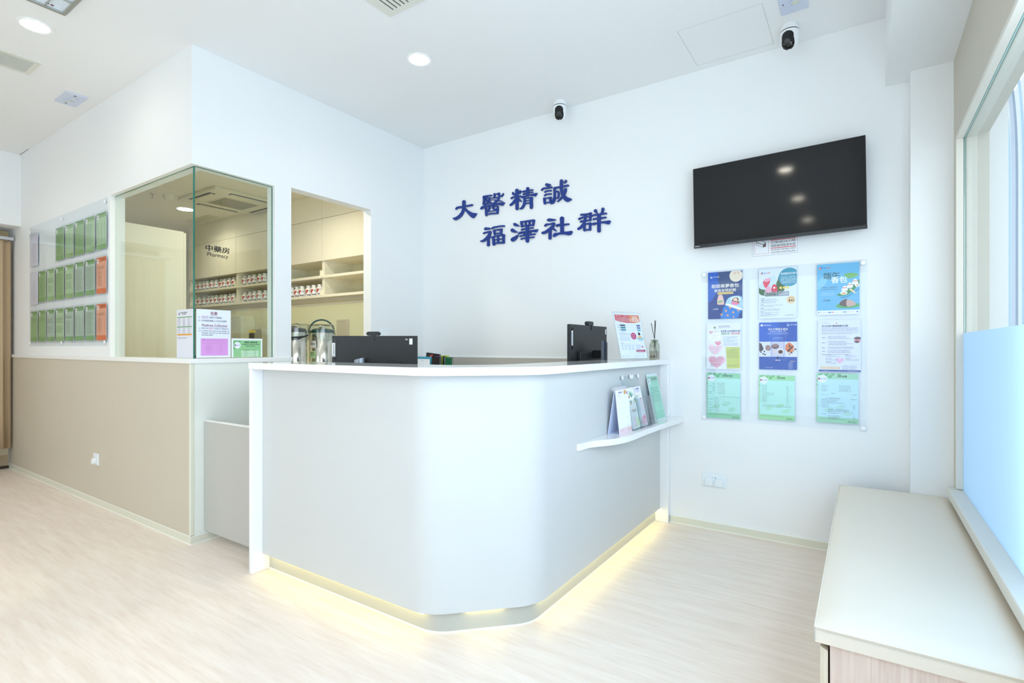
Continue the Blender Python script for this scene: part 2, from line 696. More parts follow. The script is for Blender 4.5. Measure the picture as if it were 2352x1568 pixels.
g.box(XW + 0.0225, XW + 0.0255, -1.39, 0.92, 0.489, 1.243)
wp('frosted_film', g, FROST, split=True)

# wall behind the camera with the glazed entrance, far left wall, passage behind the curtain
g = G()
g.box(-9.0, -3.5, -3.2, -3.08, 0, H)
g.box(-3.5, 0.1, -3.2, -3.08, 2.45, H)
g.box(0.1, 0.6, -3.2, -3.08, 0, H)
struct('wall_front', g, WHITE)
struct('wall_far', G().box(-9.0, -8.9, -3.2, YB, 0, H), WHITE)
d = struct('door_1', G().box(-3.5, -3.44, -3.18, -3.10, 0, 2.45).box(0.04, 0.1, -3.18, -3.10, 0, 2.45).box(-1.76, -1.70, -3.18, -3.10, 0, 2.45).box(-3.5, 0.1, -3.18, -3.10, 2.39, 2.45), FRAMEW)
G().box(-3.44, -1.76, -3.145, -3.137, 0.02, 2.39).box(-1.70, 0.04, -3.145, -3.137, 0.02, 2.39).build('pane', GLASS, d, split=True)
G().tube([(-1.86, -3.05, 0.8), (-1.86, -3.05, 1.3)], 0.014).build('door_handle', CHROME, d)
# lowered beam over the curtained doorway
struct('wall_passage', G().box(-7.0, -6.60, -3.08, YC, 2.312, H).box(-7.0, -6.9, -3.08, 0.3, 0, 2.312), WHITE)
struct('trim_8', G().box(-7.02, -6.92, 0.3, YC, 0.0, 0.012), mat('dark_threshold', (40, 36, 32), rough=0.4))

# pharmacy room
struct('ceiling', G().box(-8.9, XA - 0.09, YC + 0.09, YB, 2.65, 2.70), mat('pharmacy_ceiling', (235, 232, 214), rough=0.7, spec=0.15))
struct('wall_pharmacy', G().box(-7.9, -7.8, YC + 0.09, YB, 0, 2.65), PHARMW)
# pale green splashback between worktop and wall units
struct('trim_9', G().box(-7.3, XA - 0.09, YB - 0.012, YB, 0.90, 1.62), PHGREEN)

# glazed corner of the pharmacy
w2 = bpy.data.objects.new('window_2', None)
COL.objects.link(w2)
w2.location = (XA, YC, 1.106)
w2['kind'] = 'structure'
def wq(name, g, m, **k):
    return g.build(name, m, w2, loc=(-XA, -YC, -1.106), **k)
g = G()
g.box(-4.541, -4.525, YC - 0.003, YC + 0.09, 1.106, 2.2835)
g.box(-4.5248, XA + 0.003, YC - 0.003, YC + 0.09, 2.272, 2.2833)
g.box(XA - 0.09, XA + 0.003, 2.0822, 2.0944, 1.106, 2.2833)
g.box(XA - 0.09, XA + 0.003, YC + 0.0902, 2.082, 2.272, 2.2833)
wq('window_frame', g, TRIMW, bevel=0.0015, split=True)
wq('pane', G().box(-4.524, XA - 0.040, YC + 0.026, YC + 0.034, 1.106, 2.272), GLASS, split=True)
wq('pane', G().box(XA - 0.034, XA - 0.026, YC + 0.030, 2.081, 1.106, 2.272), GLASS, split=True)
wq('glass_edge', G().box(XA - 0.0395, XA - 0.0345, YC + 0.0255, YC + 0.0345, 1.106, 2.272), GEDGE, split=True)
g = G()
g.box(-4.524, XA - 0.04, YC + 0.0265, YC + 0.0335, 2.2695, 2.2719)
g.box(XA - 0.0335, XA - 0.0265, YC + 0.036, 2.081, 2.2695, 2.2719)
g.box(XA - 0.0335, XA - 0.0265, 2.0785, 2.0815, 1.108, 2.2695)
wq('glass_edge', g, GEDGE, split=True)
def wall_text(t, yc, z, size, width, bold, m, parent, px, name='lettering'):
    vs, fs, x0, x1 = glyphs(t, bold)
    k = width / (x1 - x0)
    g = G().add([(px + q, yc + (x - (x0 + x1) / 2) * k, z + yy * size) for x, yy, q in vs], fs, m)
    return g.build(name, m, parent, loc=(-XA, -YC, -1.106), recalc=False)
INKB = ink((24, 26, 32))
wall_text('中藥房', 1.7145, 1.772, 0.040, 0.148, 0.028, INKB, w2, XA - 0.0250)
wall_text('Pharmacy', 1.7155, 1.7385, 0.0335, 0.128, 0.012, INKB, w2, XA - 0.0250)

# outside the shop window: pavement, facing facade and a curved pale awning
OUT = mat('outside_facade', (198, 203, 207), rough=0.8)
struct('ground_outside', G().box(0.6, 9.0, -6, 22, -0.05, -0.01), mat('outside_paving', (205, 210, 212), rough=0.8))
struct('wall_outside', G().box(3.1, 3.3, 2.5, 22, 0, 7.5), OUT)
t = thing('curved_awning', 'pale blue curved canopy strips hanging outside the shop window', 'canopy', (1.35, 7.75, 0))
for k, (dy, wd, c) in enumerate([(0.0, 0.20, (112, 136, 166)), (0.28, 0.10, (150, 196, 222)), (-0.34, 0.07, (160, 190, 214))]):
    pts = [(0.0, z) for z in (0.0, 0.8, 1.6, 2.4, 3.1)] + [(0.06, 3.6), (0.25, 4.1), (0.65, 4.6), (1.2, 4.95), (2.0, 5.15)]
    g = G()
    vs = []
    sp = smooth_loop(pts, 4, closed=False)
    for a, z in sp:
        vs += [(0.0, dy + a - wd / 2, z), (0.0, dy + a + wd / 2, z + (0.1 if z > 3.5 else 0)), (0.02, dy + a + wd / 2, z), (0.02, dy + a - wd / 2, z)]
    fs = []
    for i in range(len(sp) - 1):
        for q in range(4):
            fs.append((i * 4 + q, i * 4 + (q + 1) % 4, i * 4 + 4 + (q + 1) % 4, i * 4 + 4 + q))
    g.add(vs, fs)
    g.build('strip', mat('awning_%d' % k, c, rough=0.4), t, smooth=True)

# ================================================================= RECEPTION COUNTER
def fillet(pts, rads, n=10):
    out = [pts[0]]
    for i in range(1, len(pts) - 1):
        a, b, c = Vector(pts[i - 1]), Vector(pts[i]), Vector(pts[i + 1])
        u, v = (a - b).normalized(), (c - b).normalized()
        ang = u.angle(v)
        r = rads[i - 1]
        t = r / math.tan(ang / 2)
        p0, p1 = b + u * t, b + v * t
        ctr = b + (u + v).normalized() * (r / math.sin(ang / 2))
        a0 = math.atan2(p0.y - ctr.y, p0.x - ctr.x)
        a1 = math.atan2(p1.y - ctr.y, p1.x - ctr.x)
        while a1 - a0 > PI: a1 -= 2 * PI
        while a1 - a0 < -PI: a1 += 2 * PI
        for k in range(n + 1):
            a_ = a0 + (a1 - a0) * k / n
            out.append((ctr.x + r * math.cos(a_), ctr.y + r * math.sin(a_)))
    out.append(pts[-1])
    return out


def cpath(x0, y0, x1, y1, d, r):
    """front line of the counter: along y=y0, 45 degree corner y-x=d, then along x=x1"""
    return fillet([(x0, y0), (y0 - d, y0), (x1, x1 + d), (x1, y1)], [r, r])


def band(outer, inner):
    return outer + inner[::-1]

ctr = thing('reception_counter', 'white and pale grey reception counter with rounded corner and glowing plinth', 'counter', (-1.5, 1.9, 0))
def cp(name, g, m, **k):
    return g.build(name, m, ctr, loc=(1.5, -1.9, 0), **k)
SL = -2.630
body = cpath(SL, 1.572, -1.140, 3.4999, 3.040, 0.20)
bin_ = cpath(SL, 1.602, -1.170, 3.4999, 3.082, 0.19)
cp('front_panel', G().prism(band(body, bin_), 0.09, 1.062), GREYL, smooth=True)
kick = cpath(SL, 1.612, -1.172, 3.4999, 3.075, 0.17)
kin = cpath(SL, 1.630, -1.190, 3.4999, 3.100, 0.16)
cp('kick_plate', G().prism(band(kick, kin), 0.0, 0.10), mat('cream_plinth', (186, 186, 178), rough=0.35), smooth=True)
kl = cpath(SL, 1.6095, -1.1695, 3.4999, 3.0715, 0.172)
cp('caulk_line', G().prism(band(kl, kick), 0.0, 0.006), CAULK)
top = cpath(SL - 0.0255, 1.510, -1.085, YB - 0.001, 2.935, 0.26)
tin = cpath(SL - 0.0255, 1.815, -1.390, YB - 0.001, 3.362, 0.10)
cp('countertop', G().prism(band(top, tin), 1.062, 1.095), STONE, bevel=0.003, smooth=True)
cp('end_panel', G().box(SL - 0.0255, SL, 1.513, 1.98, 0, 1.062), STONE, bevel=0.003)
cp('end_panel', G().box(-1.42, -1.085, 3.500, 3.522, 0, 1.062), STONE, bevel=0.003)
cp('filler_panel', G().box(-1.42, -1.089, 3.522, YB - 0.001, 0, 1.062), STONE)
# work surface on the staff side
din = cpath(SL, 1.603, -1.172, 3.4999, 3.084, 0.12)
dou = cpath(SL, 2.55, -1.86, 3.4999, 4.55, 0.08)
cp('desk_surface', G().prism(band(din, dou), 0.71, 0.74), STONE)
cp('desk_extension', G().box(-2.92, SL - 0.0005, 2.0, 2.55, 0.71, 0.74), STONE)
cp('desk_leg', G().box(-2.90, -2.86, 2.02, 2.53, 0, 0.71), GREYL)
cp('back_panel', G().box(SL, SL + 0.02, 1.98, 2.28, 0, 0.71).box(-1.85, -1.42, 3.47, 3.4999, 0, 0.71), GREYL, split=True)
# warm strip light under the front panel
LEDM = mat('warm_led_strip', (255, 236, 150), emit=(1.0, 0.88, 0.36), estr=7.0)
a = cpath(SL + 0.01, 1.585, -1.152, 3.49, 3.058, 0.13)
b = cpath(SL + 0.01, 1.597, -1.164, 3.49, 3.0745, 0.125)
def sub(path, cond):
    return [p for p in path if cond(p)]
def strip_seg(p0, p1, q0, q1):
    return [p0, p1, q1, q0]
g = G()
g.prism([(-2.61, 1.585), (-1.50, 1.585), (-1.50, 1.597), (-2.61, 1.597)], 0.083, 0.0895)
g.prism([(-1.152, 1.95), (-1.152, 3.49), (-1.164, 3.49), (-1.164, 1.95)], 0.083, 0.0895)
g.prism([(-1.36, 1.694), (-1.245, 1.809), (-1.253, 1.817), (-1.368, 1.702)], 0.085, 0.0895)
cp('light_strip', g, LEDM, split=True)

# wavy leaflet shelf on the right face of the counter
fr = [(-1.150, 2.270), (-1.137, 2.266), (-1.125, 2.32), (-1.1132, 2.3824), (-1.0644, 2.4725), (-1.034, 2.56), (-1.020, 2.6629), (-1.0195, 2.8389), (-1.0175, 3.0143), (-1.0100, 3.209), (-1.0, 3.36), (-0.990, YB - 0.001)]
frs = smooth_loop(fr[2:], 5, closed=False)
poly = [(-1.1395, 2.265), (-1.128, 2.268)] + frs + [(-1.084, YB - 0.001), (-1.084, 3.4990), (-1.1395, 3.4990)]
sh = G().prism(poly, 0.680, 0.711).build('leaflet_shelf', STONE, None, bevel=0.003, smooth=False)
tag(sh, 'wavy white leaflet shelf fixed to the right face of the counter', 'shelf')

# half-height swing gate between pharmacy wall and counter
gt = thing('swing_gate', 'low grey gate panel with white top edge left of the counter', 'gate', (-3.0, 1.627, 0))
G().box(-0.322, 0.338, -0.010, 0.010, 0.066, 0.728).build('panel', GREYD, gt)
G().box(-0.324, 0.340, -0.0115, 0.0115, 0.728, 0.7335).build('top_edge', TRIMW, gt)
G().lathe([(0.005, 0.3), (0.005, 0.36)], 8, c=(-0.329, 0.0, 0)).lathe([(0.005, 0.55), (0.005, 0.61)], 8, c=(-0.329, 0.0, 0)).build('hinge', CHROME, gt, split=True)

# ================================================================= UPHOLSTERED BENCH
bn = thing('bench_seat', 'cream upholstered storage bench along the shop window', 'bench', (0.13, 2.5, 0))
LEATH = mat('cream_leather', (232, 221, 204), rough=0.42, spec=0.4, bump=(160, 0.12))
WOOD = wood_mat('pale_ash', (214, 190, 176), (233, 216, 203))
WOODC = wood_mat('pale_ash_edge', (214, 200, 176), (232, 222, 202))
X0, X1, Y0, Y1 = -0.109 - 0.13, 0.358 - 0.13, 1.645 - 2.5, 3.412 - 2.5
# cushion: gently crowned top
nx, ny = 14, 40
g = G()
vs = []
for j in range(ny + 1):
    for i in range(nx + 1):
        u, v = i / nx, j / ny
        eu = min(u, 1 - u) * (X1 - X0)
        ev = min(v, 1 - v) * (Y1 - Y0)
        e = min(eu, ev)
        z = 0.428 - 0.012 * max(0, 1 - e / 0.022) ** 2 + 0.004 * min(1, e / 0.15) + 0.0012 * math.sin(v * 23) * math.sin(u * 7)
        vs.append((X0 + (X1 - X0) * u, Y0 + (Y1 - Y0) * v, z))
fs = [(j * (nx + 1) + i, j * (nx + 1) + i + 1, (j + 1) * (nx + 1) + i + 1, (j + 1) * (nx + 1) + i) for j in range(ny) for i in range(nx)]
g.add(vs, fs)
rim = [(j * (nx + 1)) for j in range(0)]
border = [i for i in range(nx + 1)] + [(j * (nx + 1) + nx) for j in range(1, ny + 1)] + [ny * (nx + 1) + i for i in range(nx - 1, -1, -1)] + [j * (nx + 1) for j in range(ny - 1, 0, -1)]
k = len(g.v)
for q in border:
    x, y, z = g.v[q]
    g.v.append((x, y, 0.376))
nb = len(border)
for i in range(nb):
    g.f.append([border[i], border[(i + 1) % nb], k + (i + 1) % nb, k + i])
    g.m.append(0)
g.f.append(list(range(k, k + nb)))
g.m.append(0)
g.build('cushion', LEATH, bn, smooth=True)
g = G()
zz = 0.4175
g.tube([(X0 - 0.001, Y0 - 0.001, zz), (X1, Y0 - 0.001, zz)], 0.0022, 6)
g.tube([(X0 - 0.001, Y0, zz), (X0 - 0.001, Y1, zz)], 0.0022, 6)
g.build('piping', LEATH, bn, split=True)
g = G()
for i in range(110):
    x = X0 + 0.004 + i * (X1 - X0 - 0.008) / 110
    g.box(x, x + 0.0026, Y0 - 0.0022, Y0 + 0.001, 0.4105, 0.4118)
for i in range(10):
    z = 0.38 + i * 0.0035
    g.box(X0 - 0.0015, X0 + 0.001, Y0 - 0.0015, Y0 - 0.0002, z, z + 0.0022)
s = g.build('stitching', mat('grey_thread', (204, 203, 194), rough=0.7), bn)
s['kind'] = 'stuff'
G().box(-0.075 - 0.13, X1 - 0.001, Y0 + 0.012, Y0 + 0.030, 0.0, 0.3725).build('end_panel', WOOD, bn)
G().box(-0.079 - 0.13, X1 - 0.001, Y0 + 0.031, Y1 - 0.001, 0.003, 0.370).build('carcass', mat('dark_gap', (58, 46, 40), rough=0.7), bn)
for q in range(3):
    ya = Y0 + 0.014 + q * 0.585
    yb = ya + 0.581
    g = G().prism([(ya, 0.01), (yb, 0.01), (yb, 0.352), (ya, 0.352)], -0.098 - 0.13, -0.080 - 0.13, axis='x')
    # bevelled finger pull along the top edge
    vv = [(-0.098 - 0.13, ya, 0.352), (-0.098 - 0.13, yb, 0.352), (-0.080 - 0.13, yb, 0.352), (-0.080 - 0.13, ya, 0.352), (-0.098 - 0.13, ya, 0.362), (-0.098 - 0.13, yb, 0.362)]
    g.add(vv, [(0, 1, 5, 4), (4, 5, 2, 3), (0, 4, 3), (1, 2, 5), (0, 3, 2, 1)])
    g.build('door', WOODC, bn)

# ================================================================= WALL CHARACTERS

t = thing('corner_cabinet', 'low white cabinet in the corner behind the counter carrying the files', 'cabinet', (-2.98, 3.31, 0))
G().box(-0.345, 0.345, -0.215, 0.22, 0.08, 0.72).build('body', STONE, t)
G().box(-0.350, 0.350, -0.225, 0.222, 0.72, 0.7400).build('top', STONE, t)
G().box(-0.340, 0.340, -0.19, 0.22, 0.0, 0.08).build('plinth', GREYD, t)
for q in range(2):
    G().box(-0.343 + q * 0.345, -0.003 + q * 0.345, -0.233, -0.216, 0.09, 0.71).build('door', STONE, t)
SIGN_STROKES={
 '大':[[(-28622,24280,347,267),(-28617,24003,326,251),(-28639,23822,325,251),(-28682,23628,283,218),(-28768,23389,325,252),(-28983,23168,372,286),(-29244,23019,373,286),(-29528,22940,354,271),(-29704,22980,222,169),(-29825,23039,67,51)],[(-29462,23792,221,169),(-29309,23871,243,186),(-28768,23858,217,168),(-28340,23861,194,150),(-27727,23853,212,165)],[(-28446,23744),(-28212,23526),(-27916,23334),(-27580,23170),(-27227,23087),(-27206,23035),(-27372,22844),(-27497,22746),(-27622,22730),(-27769,22800),(-28127,23132),(-28510,23536),(-28682,23762)]],
 '醫':[[(-26476,24378,184,146),(-26152,24375,153,122),(-25671,24354,131,105)],[(-26466,24360,247,196),(-26445,24080,226,180),(-26476,23759,247,196)],[(-26476,23727,184,147),(-26152,23742,184,145),(-25851,23745,162,129),(-25631,23680,80,65)],[(-26152,24278,101,81),(-26233,24128,102,81),(-26293,24073,82,65)],[(-26112,24206,122,97),(-25751,24174,101,81)],[(-26253,23985,123,98),(-25951,24003,121,97),(-25671,23992,91,72)],[(-25931,24146,162,129),(-25971,24006,162,130),(-26072,23876,122,98),(-26192,23765,102,81)],[(-25951,23938,142,113),(-25791,23801,152,121),(-25631,23680,100,81)],[(-25374,24411,201,160),(-25364,24265,170,136),(-25453,24135,121,97),(-25631,24114,70,57)],[(-25393,24422,151,121),(-25157,24376,109,88),(-24922,24402,158,128)],[(-24922,24386,199,160),(-24922,24242,199,160),(-24785,24156,167,135),(-24610,24144,177,143),(-24494,24300,118,95)],[(-25572,24113,81,64),(-25255,24087,120,96),(-24941,24070,149,119)],[(-24922,24051,168,135),(-25000,23903,178,144),(-25177,23787,199,161),(-25393,23692,141,113),(-25552,23651,81,65)],[(-25512,23951,90,72),(-25157,23864,120,96),(-24863,23770,118,96),(-24591,23688,89,72)],[(-26843,23373),(-26802,23482),(-26680,23594),(-26354,23611),(-25751,23617),(-25157,23639),(-24475,23599),(-24340,23547),(-24379,23473),(-24514,23351),(-24610,23333),(-24863,23419),(-25157,23479),(-25751,23480),(-26253,23466),(-26557,23380),(-26721,23339)],[(-26293,23390,163,130),(-26243,23156,194,155),(-26233,22911,214,171),(-26213,22762,184,146)],[(-25393,23378,110,89),(-25078,23371,148,119),(-25049,23143,198,160),(-25078,22796,208,168)],[(-26192,22824,122,97),(-25751,22843,162,129),(-25118,22785,159,128)],[(-26152,23037,101,81),(-25671,23041,101,80),(-25157,23047,99,80)],[(-25871,23538,182,146),(-25871,23344,182,145),(-25971,23197,162,129),(-26112,23120,102,81)],[(-25512,23484,181,145),(-25532,23327,190,153),(-25413,23164,160,129),(-25177,23146,100,80)],[(-26314,23426,82,65),(-26031,23360,82,65),(-25871,23409,101,80)]],
 '精':[[(-23163,24356,312,258),(-23163,23997,275,226),(-23150,23527,292,242),(-23145,22879,283,234)],[(-23548,24294),(-23614,24227),(-23614,24132),(-23529,24025),(-23397,23956),(-23303,23957),(-23360,24091),(-23454,24232)],[(-22875,24324),(-22931,24224),(-22959,24057),(-22903,24002),(-22801,24063),(-22718,24204),(-22764,24282)],[(-23680,23798,182,149),(-23567,23850,162,133),(-23322,23835,171,140),(-22949,23838,169,140),(-22783,23843,94,77)],[(-23229,23695,189,156),(-23397,23518,247,203),(-23567,23372,248,204),(-23765,23268,211,173)],[(-22968,23732),(-22838,23587),(-22672,23391),(-22709,23358),(-22838,23401),(-22986,23486),(-23061,23591)],[(-22132,24323,285,239),(-22141,24063,239,200),(-22160,23804,257,215)],[(-22562,24148,186,155),(-22287,24164,148,123),(-21672,24147,119,99)],[(-22525,23941,168,139),(-22251,23973,129,108),(-21672,23971,119,100)],[(-22783,23718),(-22672,23825),(-22305,23797),(-21852,23832),(-21315,23844),(-21253,23796),(-21333,23672),(-21422,23587),(-21583,23635),(-21798,23693),(-22123,23722),(-22470,23684),(-22672,23639)],[(-22442,23618,204,170),(-22424,23414,213,178),(-22452,23187,232,193),(-22543,22999,242,201),(-22690,22866,223,186),(-22857,22821,112,94)],[(-22470,23615,111,93),(-22214,23582,139,116),(-21852,23556,164,138)],[(-21789,23507,282,237),(-21807,23242,273,230),(-21789,22933,282,238),(-21798,22766,255,215)],[(-22378,23376,92,77),(-21888,23370,91,77)],[(-22378,23145,92,77),(-22123,23168,128,108),(-21888,23163,138,115)]],
 '誠':[[(-20420,24451),(-20516,24377),(-20516,24287),(-20403,24193),(-20195,24187),(-20024,24248),(-20058,24314),(-20195,24367),(-20316,24418)],[(-20839,23994,160,137),(-20716,24080,177,151),(-20385,24069,167,143),(-19972,24060,165,142)],[(-20550,23788,141,121),(-20403,23839,140,120),(-20015,23813,140,119)],[(-20577,23521,141,121),(-20437,23582,141,120),(-20024,23560,139,120)],[(-20611,23293,212,181),(-20585,23108,211,181),(-20568,22910,194,165)],[(-20629,23311,124,106),(-20334,23280,122,105),(-20058,23281,174,150)],[(-20058,23266,227,194),(-20066,23103,199,172),(-20092,22912,157,135)],[(-20559,22953,131,113),(-20299,22936,122,105),(-20058,22922,156,134)],[(-19699,23954,190,164),(-19277,23957,162,140),(-18561,23953,184,162)],[(-19708,23940,199,171),(-19699,23641,198,171),(-19699,23343,207,179),(-19750,23054,258,223),(-19852,22890,259,224),(-19989,22837,191,165)],[(-19614,23664,129,111),(-19411,23639,154,133),(-19352,23466,162,141),(-19378,23218,162,141),(-19479,23145,137,119),(-19614,23196,103,90)],[(-19109,24401,272,236),(-19117,24063,255,222),(-19109,23766,263,228),(-19009,23381,269,236),(-18909,23173,269,236)],[(-18793,23272),(-18611,23096),(-18233,22890),(-18413,22758),(-18627,22732),(-18776,22814),(-19009,23100),(-19059,23315)],[(-18760,23708,226,199),(-18776,23534,210,184),(-18876,23359,202,176),(-19042,23179,186,163),(-19243,23004,162,140),(-19428,22877,111,96)],[(-18743,24425),(-18826,24351),(-18909,24204),(-18826,24153),(-18710,24199),(-18636,24303),(-18660,24381)]],
 '福':[[(-26293,21782),(-26435,21670),(-26395,21567),(-26112,21532),(-25871,21551),(-25711,21603),(-25831,21683),(-26072,21730)],[(-26466,21299,184,146),(-26334,21340,173,138),(-26031,21344,172,138),(-25871,21357,191,154)],[(-25841,21321,302,242),(-25871,21163,282,226),(-26031,20972,303,243),(-26253,20803,295,235),(-26496,20684,267,212),(-26700,20658,185,147),(-26813,20703,82,66)],[(-25991,20918,243,194),(-26001,20563,263,211),(-26001,20272,293,234)],[(-25851,20999,181,146),(-25631,20844,150,121)],[(-25631,21585,150,121),(-25473,21654,190,153),(-25157,21670,168,136),(-24766,21676,167,136),(-24417,21647,165,135)],[(-25413,21397,219,177),(-25374,21232,209,168),(-25364,21094,189,152)],[(-25413,21429,139,113),(-25059,21410,158,128),(-24688,21403,195,159)],[(-24688,21387,254,207),(-24707,21119,206,167)],[(-25354,21133,149,120),(-24707,21111,136,111)],[(-25492,20860,230,185),(-25473,20585,250,201),(-25433,20259,259,209)],[(-25492,20892,140,113),(-25157,20925,168,136),(-24533,20939,195,159)],[(-24456,20883,272,223),(-24465,20630,243,198),(-24465,20312,253,206)],[(-25413,20289,179,144),(-25157,20341,177,144),(-24456,20295,213,175)],[(-25010,20932,197,160),(-25010,20325,197,160)],[(-25453,20631,120,97),(-24475,20607,127,104)]],
 '澤':[[(-23356,21760),(-23487,21730),(-23487,21636),(-23375,21512),(-23150,21452),(-22908,21452),(-22927,21501),(-23113,21634),(-23244,21722)],[(-23601,21353),(-23733,21291),(-23761,21184),(-23638,21059),(-23393,20982),(-23038,20955),(-23057,20988),(-23300,21159),(-23487,21307)],[(-23076,20772),(-23001,20732),(-23113,20543),(-23262,20388),(-23487,20289),(-23619,20303),(-23742,20396),(-23733,20505),(-23619,20602),(-23393,20669),(-23206,20741)],[(-22724,21739,233,194),(-22696,21549,196,163),(-22687,21393,195,162)],[(-22705,21752,139,116),(-22192,21746,156,131),(-21615,21730,190,160)],[(-21579,21710,244,206),(-21606,21484,190,160),(-21615,21348,163,138)],[(-22668,21391,139,117),(-22192,21407,146,123),(-21597,21361,145,122)],[(-22329,21733,156,132),(-22329,21394,156,131)],[(-21966,21715,164,139),(-21966,21378,164,138)],[(-22174,21343,283,238),(-22174,20865,283,239)],[(-22174,20665,301,254),(-22165,20164,293,246)],[(-22687,21129,176,147),(-22466,21156,157,132),(-21651,21154,144,123)],[(-23038,20846),(-22927,20957),(-22853,20995),(-22375,20982),(-21830,20992),(-21223,20986),(-21179,20942),(-21258,20830),(-21347,20757),(-21561,20806),(-21830,20854),(-22283,20848),(-22650,20815),(-22890,20797),(-23001,20787)],[(-22457,20853,166,139),(-22439,20666,138,116)],[(-21875,20829,164,138),(-21921,20635,136,115)],[(-22816,20625,167,140),(-22650,20644,157,132),(-22011,20631,137,115),(-21472,20635,143,122)],[(-22724,20389,158,132),(-22595,20421,139,116),(-22011,20415,155,131),(-21561,20409,117,100)]],
 '社':[[(-20161,21691),(-20316,21652),(-20377,21570),(-20247,21470),(-19989,21443),(-19733,21454),(-19572,21499),(-19648,21561),(-19921,21628)],[(-20524,21176,184,159),(-20420,21245,201,173),(-20127,21237,147,127),(-19784,21267,163,142)],[(-19767,21220,249,216),(-19852,21052,258,224),(-20058,20899,268,232),(-20299,20764,270,233),(-20559,20660,255,218),(-20751,20646,229,197)],[(-20092,20798,259,224),(-20101,20425,260,225),(-20109,20156,251,217)],[(-19835,20960),(-19699,20854),(-19513,20667),(-19546,20619),(-19665,20656),(-19887,20802),(-19989,20920)],[(-19067,21542,337,295),(-19059,21186,295,259),(-19051,20743,294,259),(-19051,20447,311,273)],[(-19496,21036,196,170),(-19411,21070,221,193),(-19025,21042,193,170),(-18496,21032,140,124)],[(-19852,20291),(-19801,20419),(-19682,20516),(-19445,20495),(-19193,20509),(-18892,20502),(-18446,20491),(-18250,20504),(-18168,20428),(-18217,20303),(-18315,20212),(-18512,20192),(-18726,20254),(-19025,20319),(-19310,20331),(-19530,20283),(-19699,20206),(-19801,20225)]],
 '群':[[(-17443,21591,164,147),(-17227,21569,163,147),(-16942,21553,151,138),(-16659,21594,170,153)],[(-16668,21579,170,153),(-16694,21325,178,161),(-16712,21085,151,137)],[(-17605,21303,183,163),(-17479,21343,163,146),(-17138,21378,126,113),(-16694,21341,116,105)],[(-17479,21074,145,130),(-17353,21106,136,122),(-16942,21092,135,122),(-16677,21097,133,121)],[(-17111,21560,190,170),(-17120,21221,198,178),(-17191,20987,207,187),(-17317,20809,218,195),(-17497,20653,218,196),(-17669,20577,201,179)],[(-17191,20858,189,171),(-17191,20582,189,170),(-17173,20401,180,162)],[(-17173,20847,118,106),(-16942,20849,125,113),(-16694,20857,160,145)],[(-16703,20842,205,185),(-16721,20603,177,162),(-16721,20393,169,153)],[(-17173,20409,144,130),(-16871,20412,143,130),(-16712,20400,159,145)],[(-16274,21843),(-16396,21781),(-16413,21687),(-16308,21576),(-16117,21493),(-16109,21532),(-16161,21651),(-16187,21783)],[(-15704,21768,225,206),(-15738,21590,190,175),(-15824,21459,148,135)],[(-16571,21372,107,96),(-16396,21420,141,128),(-16083,21400,158,144),(-15738,21415,138,127),(-15448,21406,128,118)],[(-16448,21106,141,128),(-16343,21140,140,128),(-15996,21117,157,144),(-15482,21126,128,118)],[(-16571,20761),(-16501,20864),(-16396,20874),(-16169,20861),(-15824,20871),(-15482,20873),(-15177,20871),(-15101,20806),(-15160,20672),(-15244,20589),(-15431,20644),(-15601,20706),(-15858,20740),(-16152,20738),(-16343,20699),(-16483,20685)],[(-16005,21341,271,247),(-16013,20832,261,240),(-16013,20218,261,239)]],
}


def stroke_solid(g, st, y0, y1):
    if len(st[0]) == 2:
        g.prism([(x / 1e4, z / 1e4) for x, z in smooth_loop(st, 4)], y0, y1, axis='y')
        return
    p = [tuple(v / 1e4 for v in q) for q in smooth_loop(st, 5, closed=False)]
    n = len(p)
    def nrm(i):
        a, b = p[max(i - 1, 0)], p[min(i + 1, n - 1)]
        dx, dz = b[0] - a[0], b[1] - a[1]
        l = math.hypot(dx, dz) or 1e-9
        return -dz / l, dx / l
    def pt(i, ang):
        c, s = math.cos(ang), math.sin(ang)
        return (p[i][0] + 0.5 * p[i][2] * c, p[i][1] + 0.5 * p[i][3] * s)
    base = [math.atan2(nrm(i)[1], nrm(i)[0]) for i in range(n)]
    L = [pt(i, base[i]) for i in range(n)]
    R = [pt(i, base[i] + PI) for i in range(n)]
    E_ = [pt(n - 1, base[-1] - PI * k / 8) for k in range(1, 8)]
    S_ = [pt(0, base[0] - PI - PI * k / 8) for k in range(1, 8)]
    outline = L + E_ + R[::-1] + S_
    k0 = len(outline)
    vs = [(x, y0, z) for x, z in outline] + [(x, y1, z) for x, z in outline]
    ri = lambda i: n + 7 + (n - 1 - i)
    fs = [(i, i + 1, ri(i + 1), ri(i)) for i in range(n - 1)]
    fs.append(tuple([n - 1] + [n + k for k in range(7)] + [ri(n - 1)]))
    fs.append(tuple([ri(0)] + [2 * n + 7 + k for k in range(7)] + [0]))
    fs += [(i, (i + 1) % k0, k0 + (i + 1) % k0, k0 + i) for i in range(k0)]
    g.add(vs, fs)


ORDINAL = ['leftmost', 'second', 'third', 'rightmost']
for i, (ch, strokes) in enumerate(SIGN_STROKES.items()):
    g = G()
    for si, st in enumerate(strokes):
        stroke_solid(g, st, YB - 0.0125 - 0.00003 * si, YB - 0.003)
    cx = sum(v[0] for v in g.v) / len(g.v)
    cz = min(v[2] for v in g.v)
    g.v = [(x - cx, y - YB, z - cz) for x, y, z in g.v]
    o = g.build('wall_character', BLUE, None, loc=(cx, YB, cz))
    tag(o, 'raised blue wall character %s, %s in the %s row' % (ch, ORDINAL[i % 4], 'upper' if i < 4 else 'lower'), 'wall lettering', 'blue characters on the white wall')

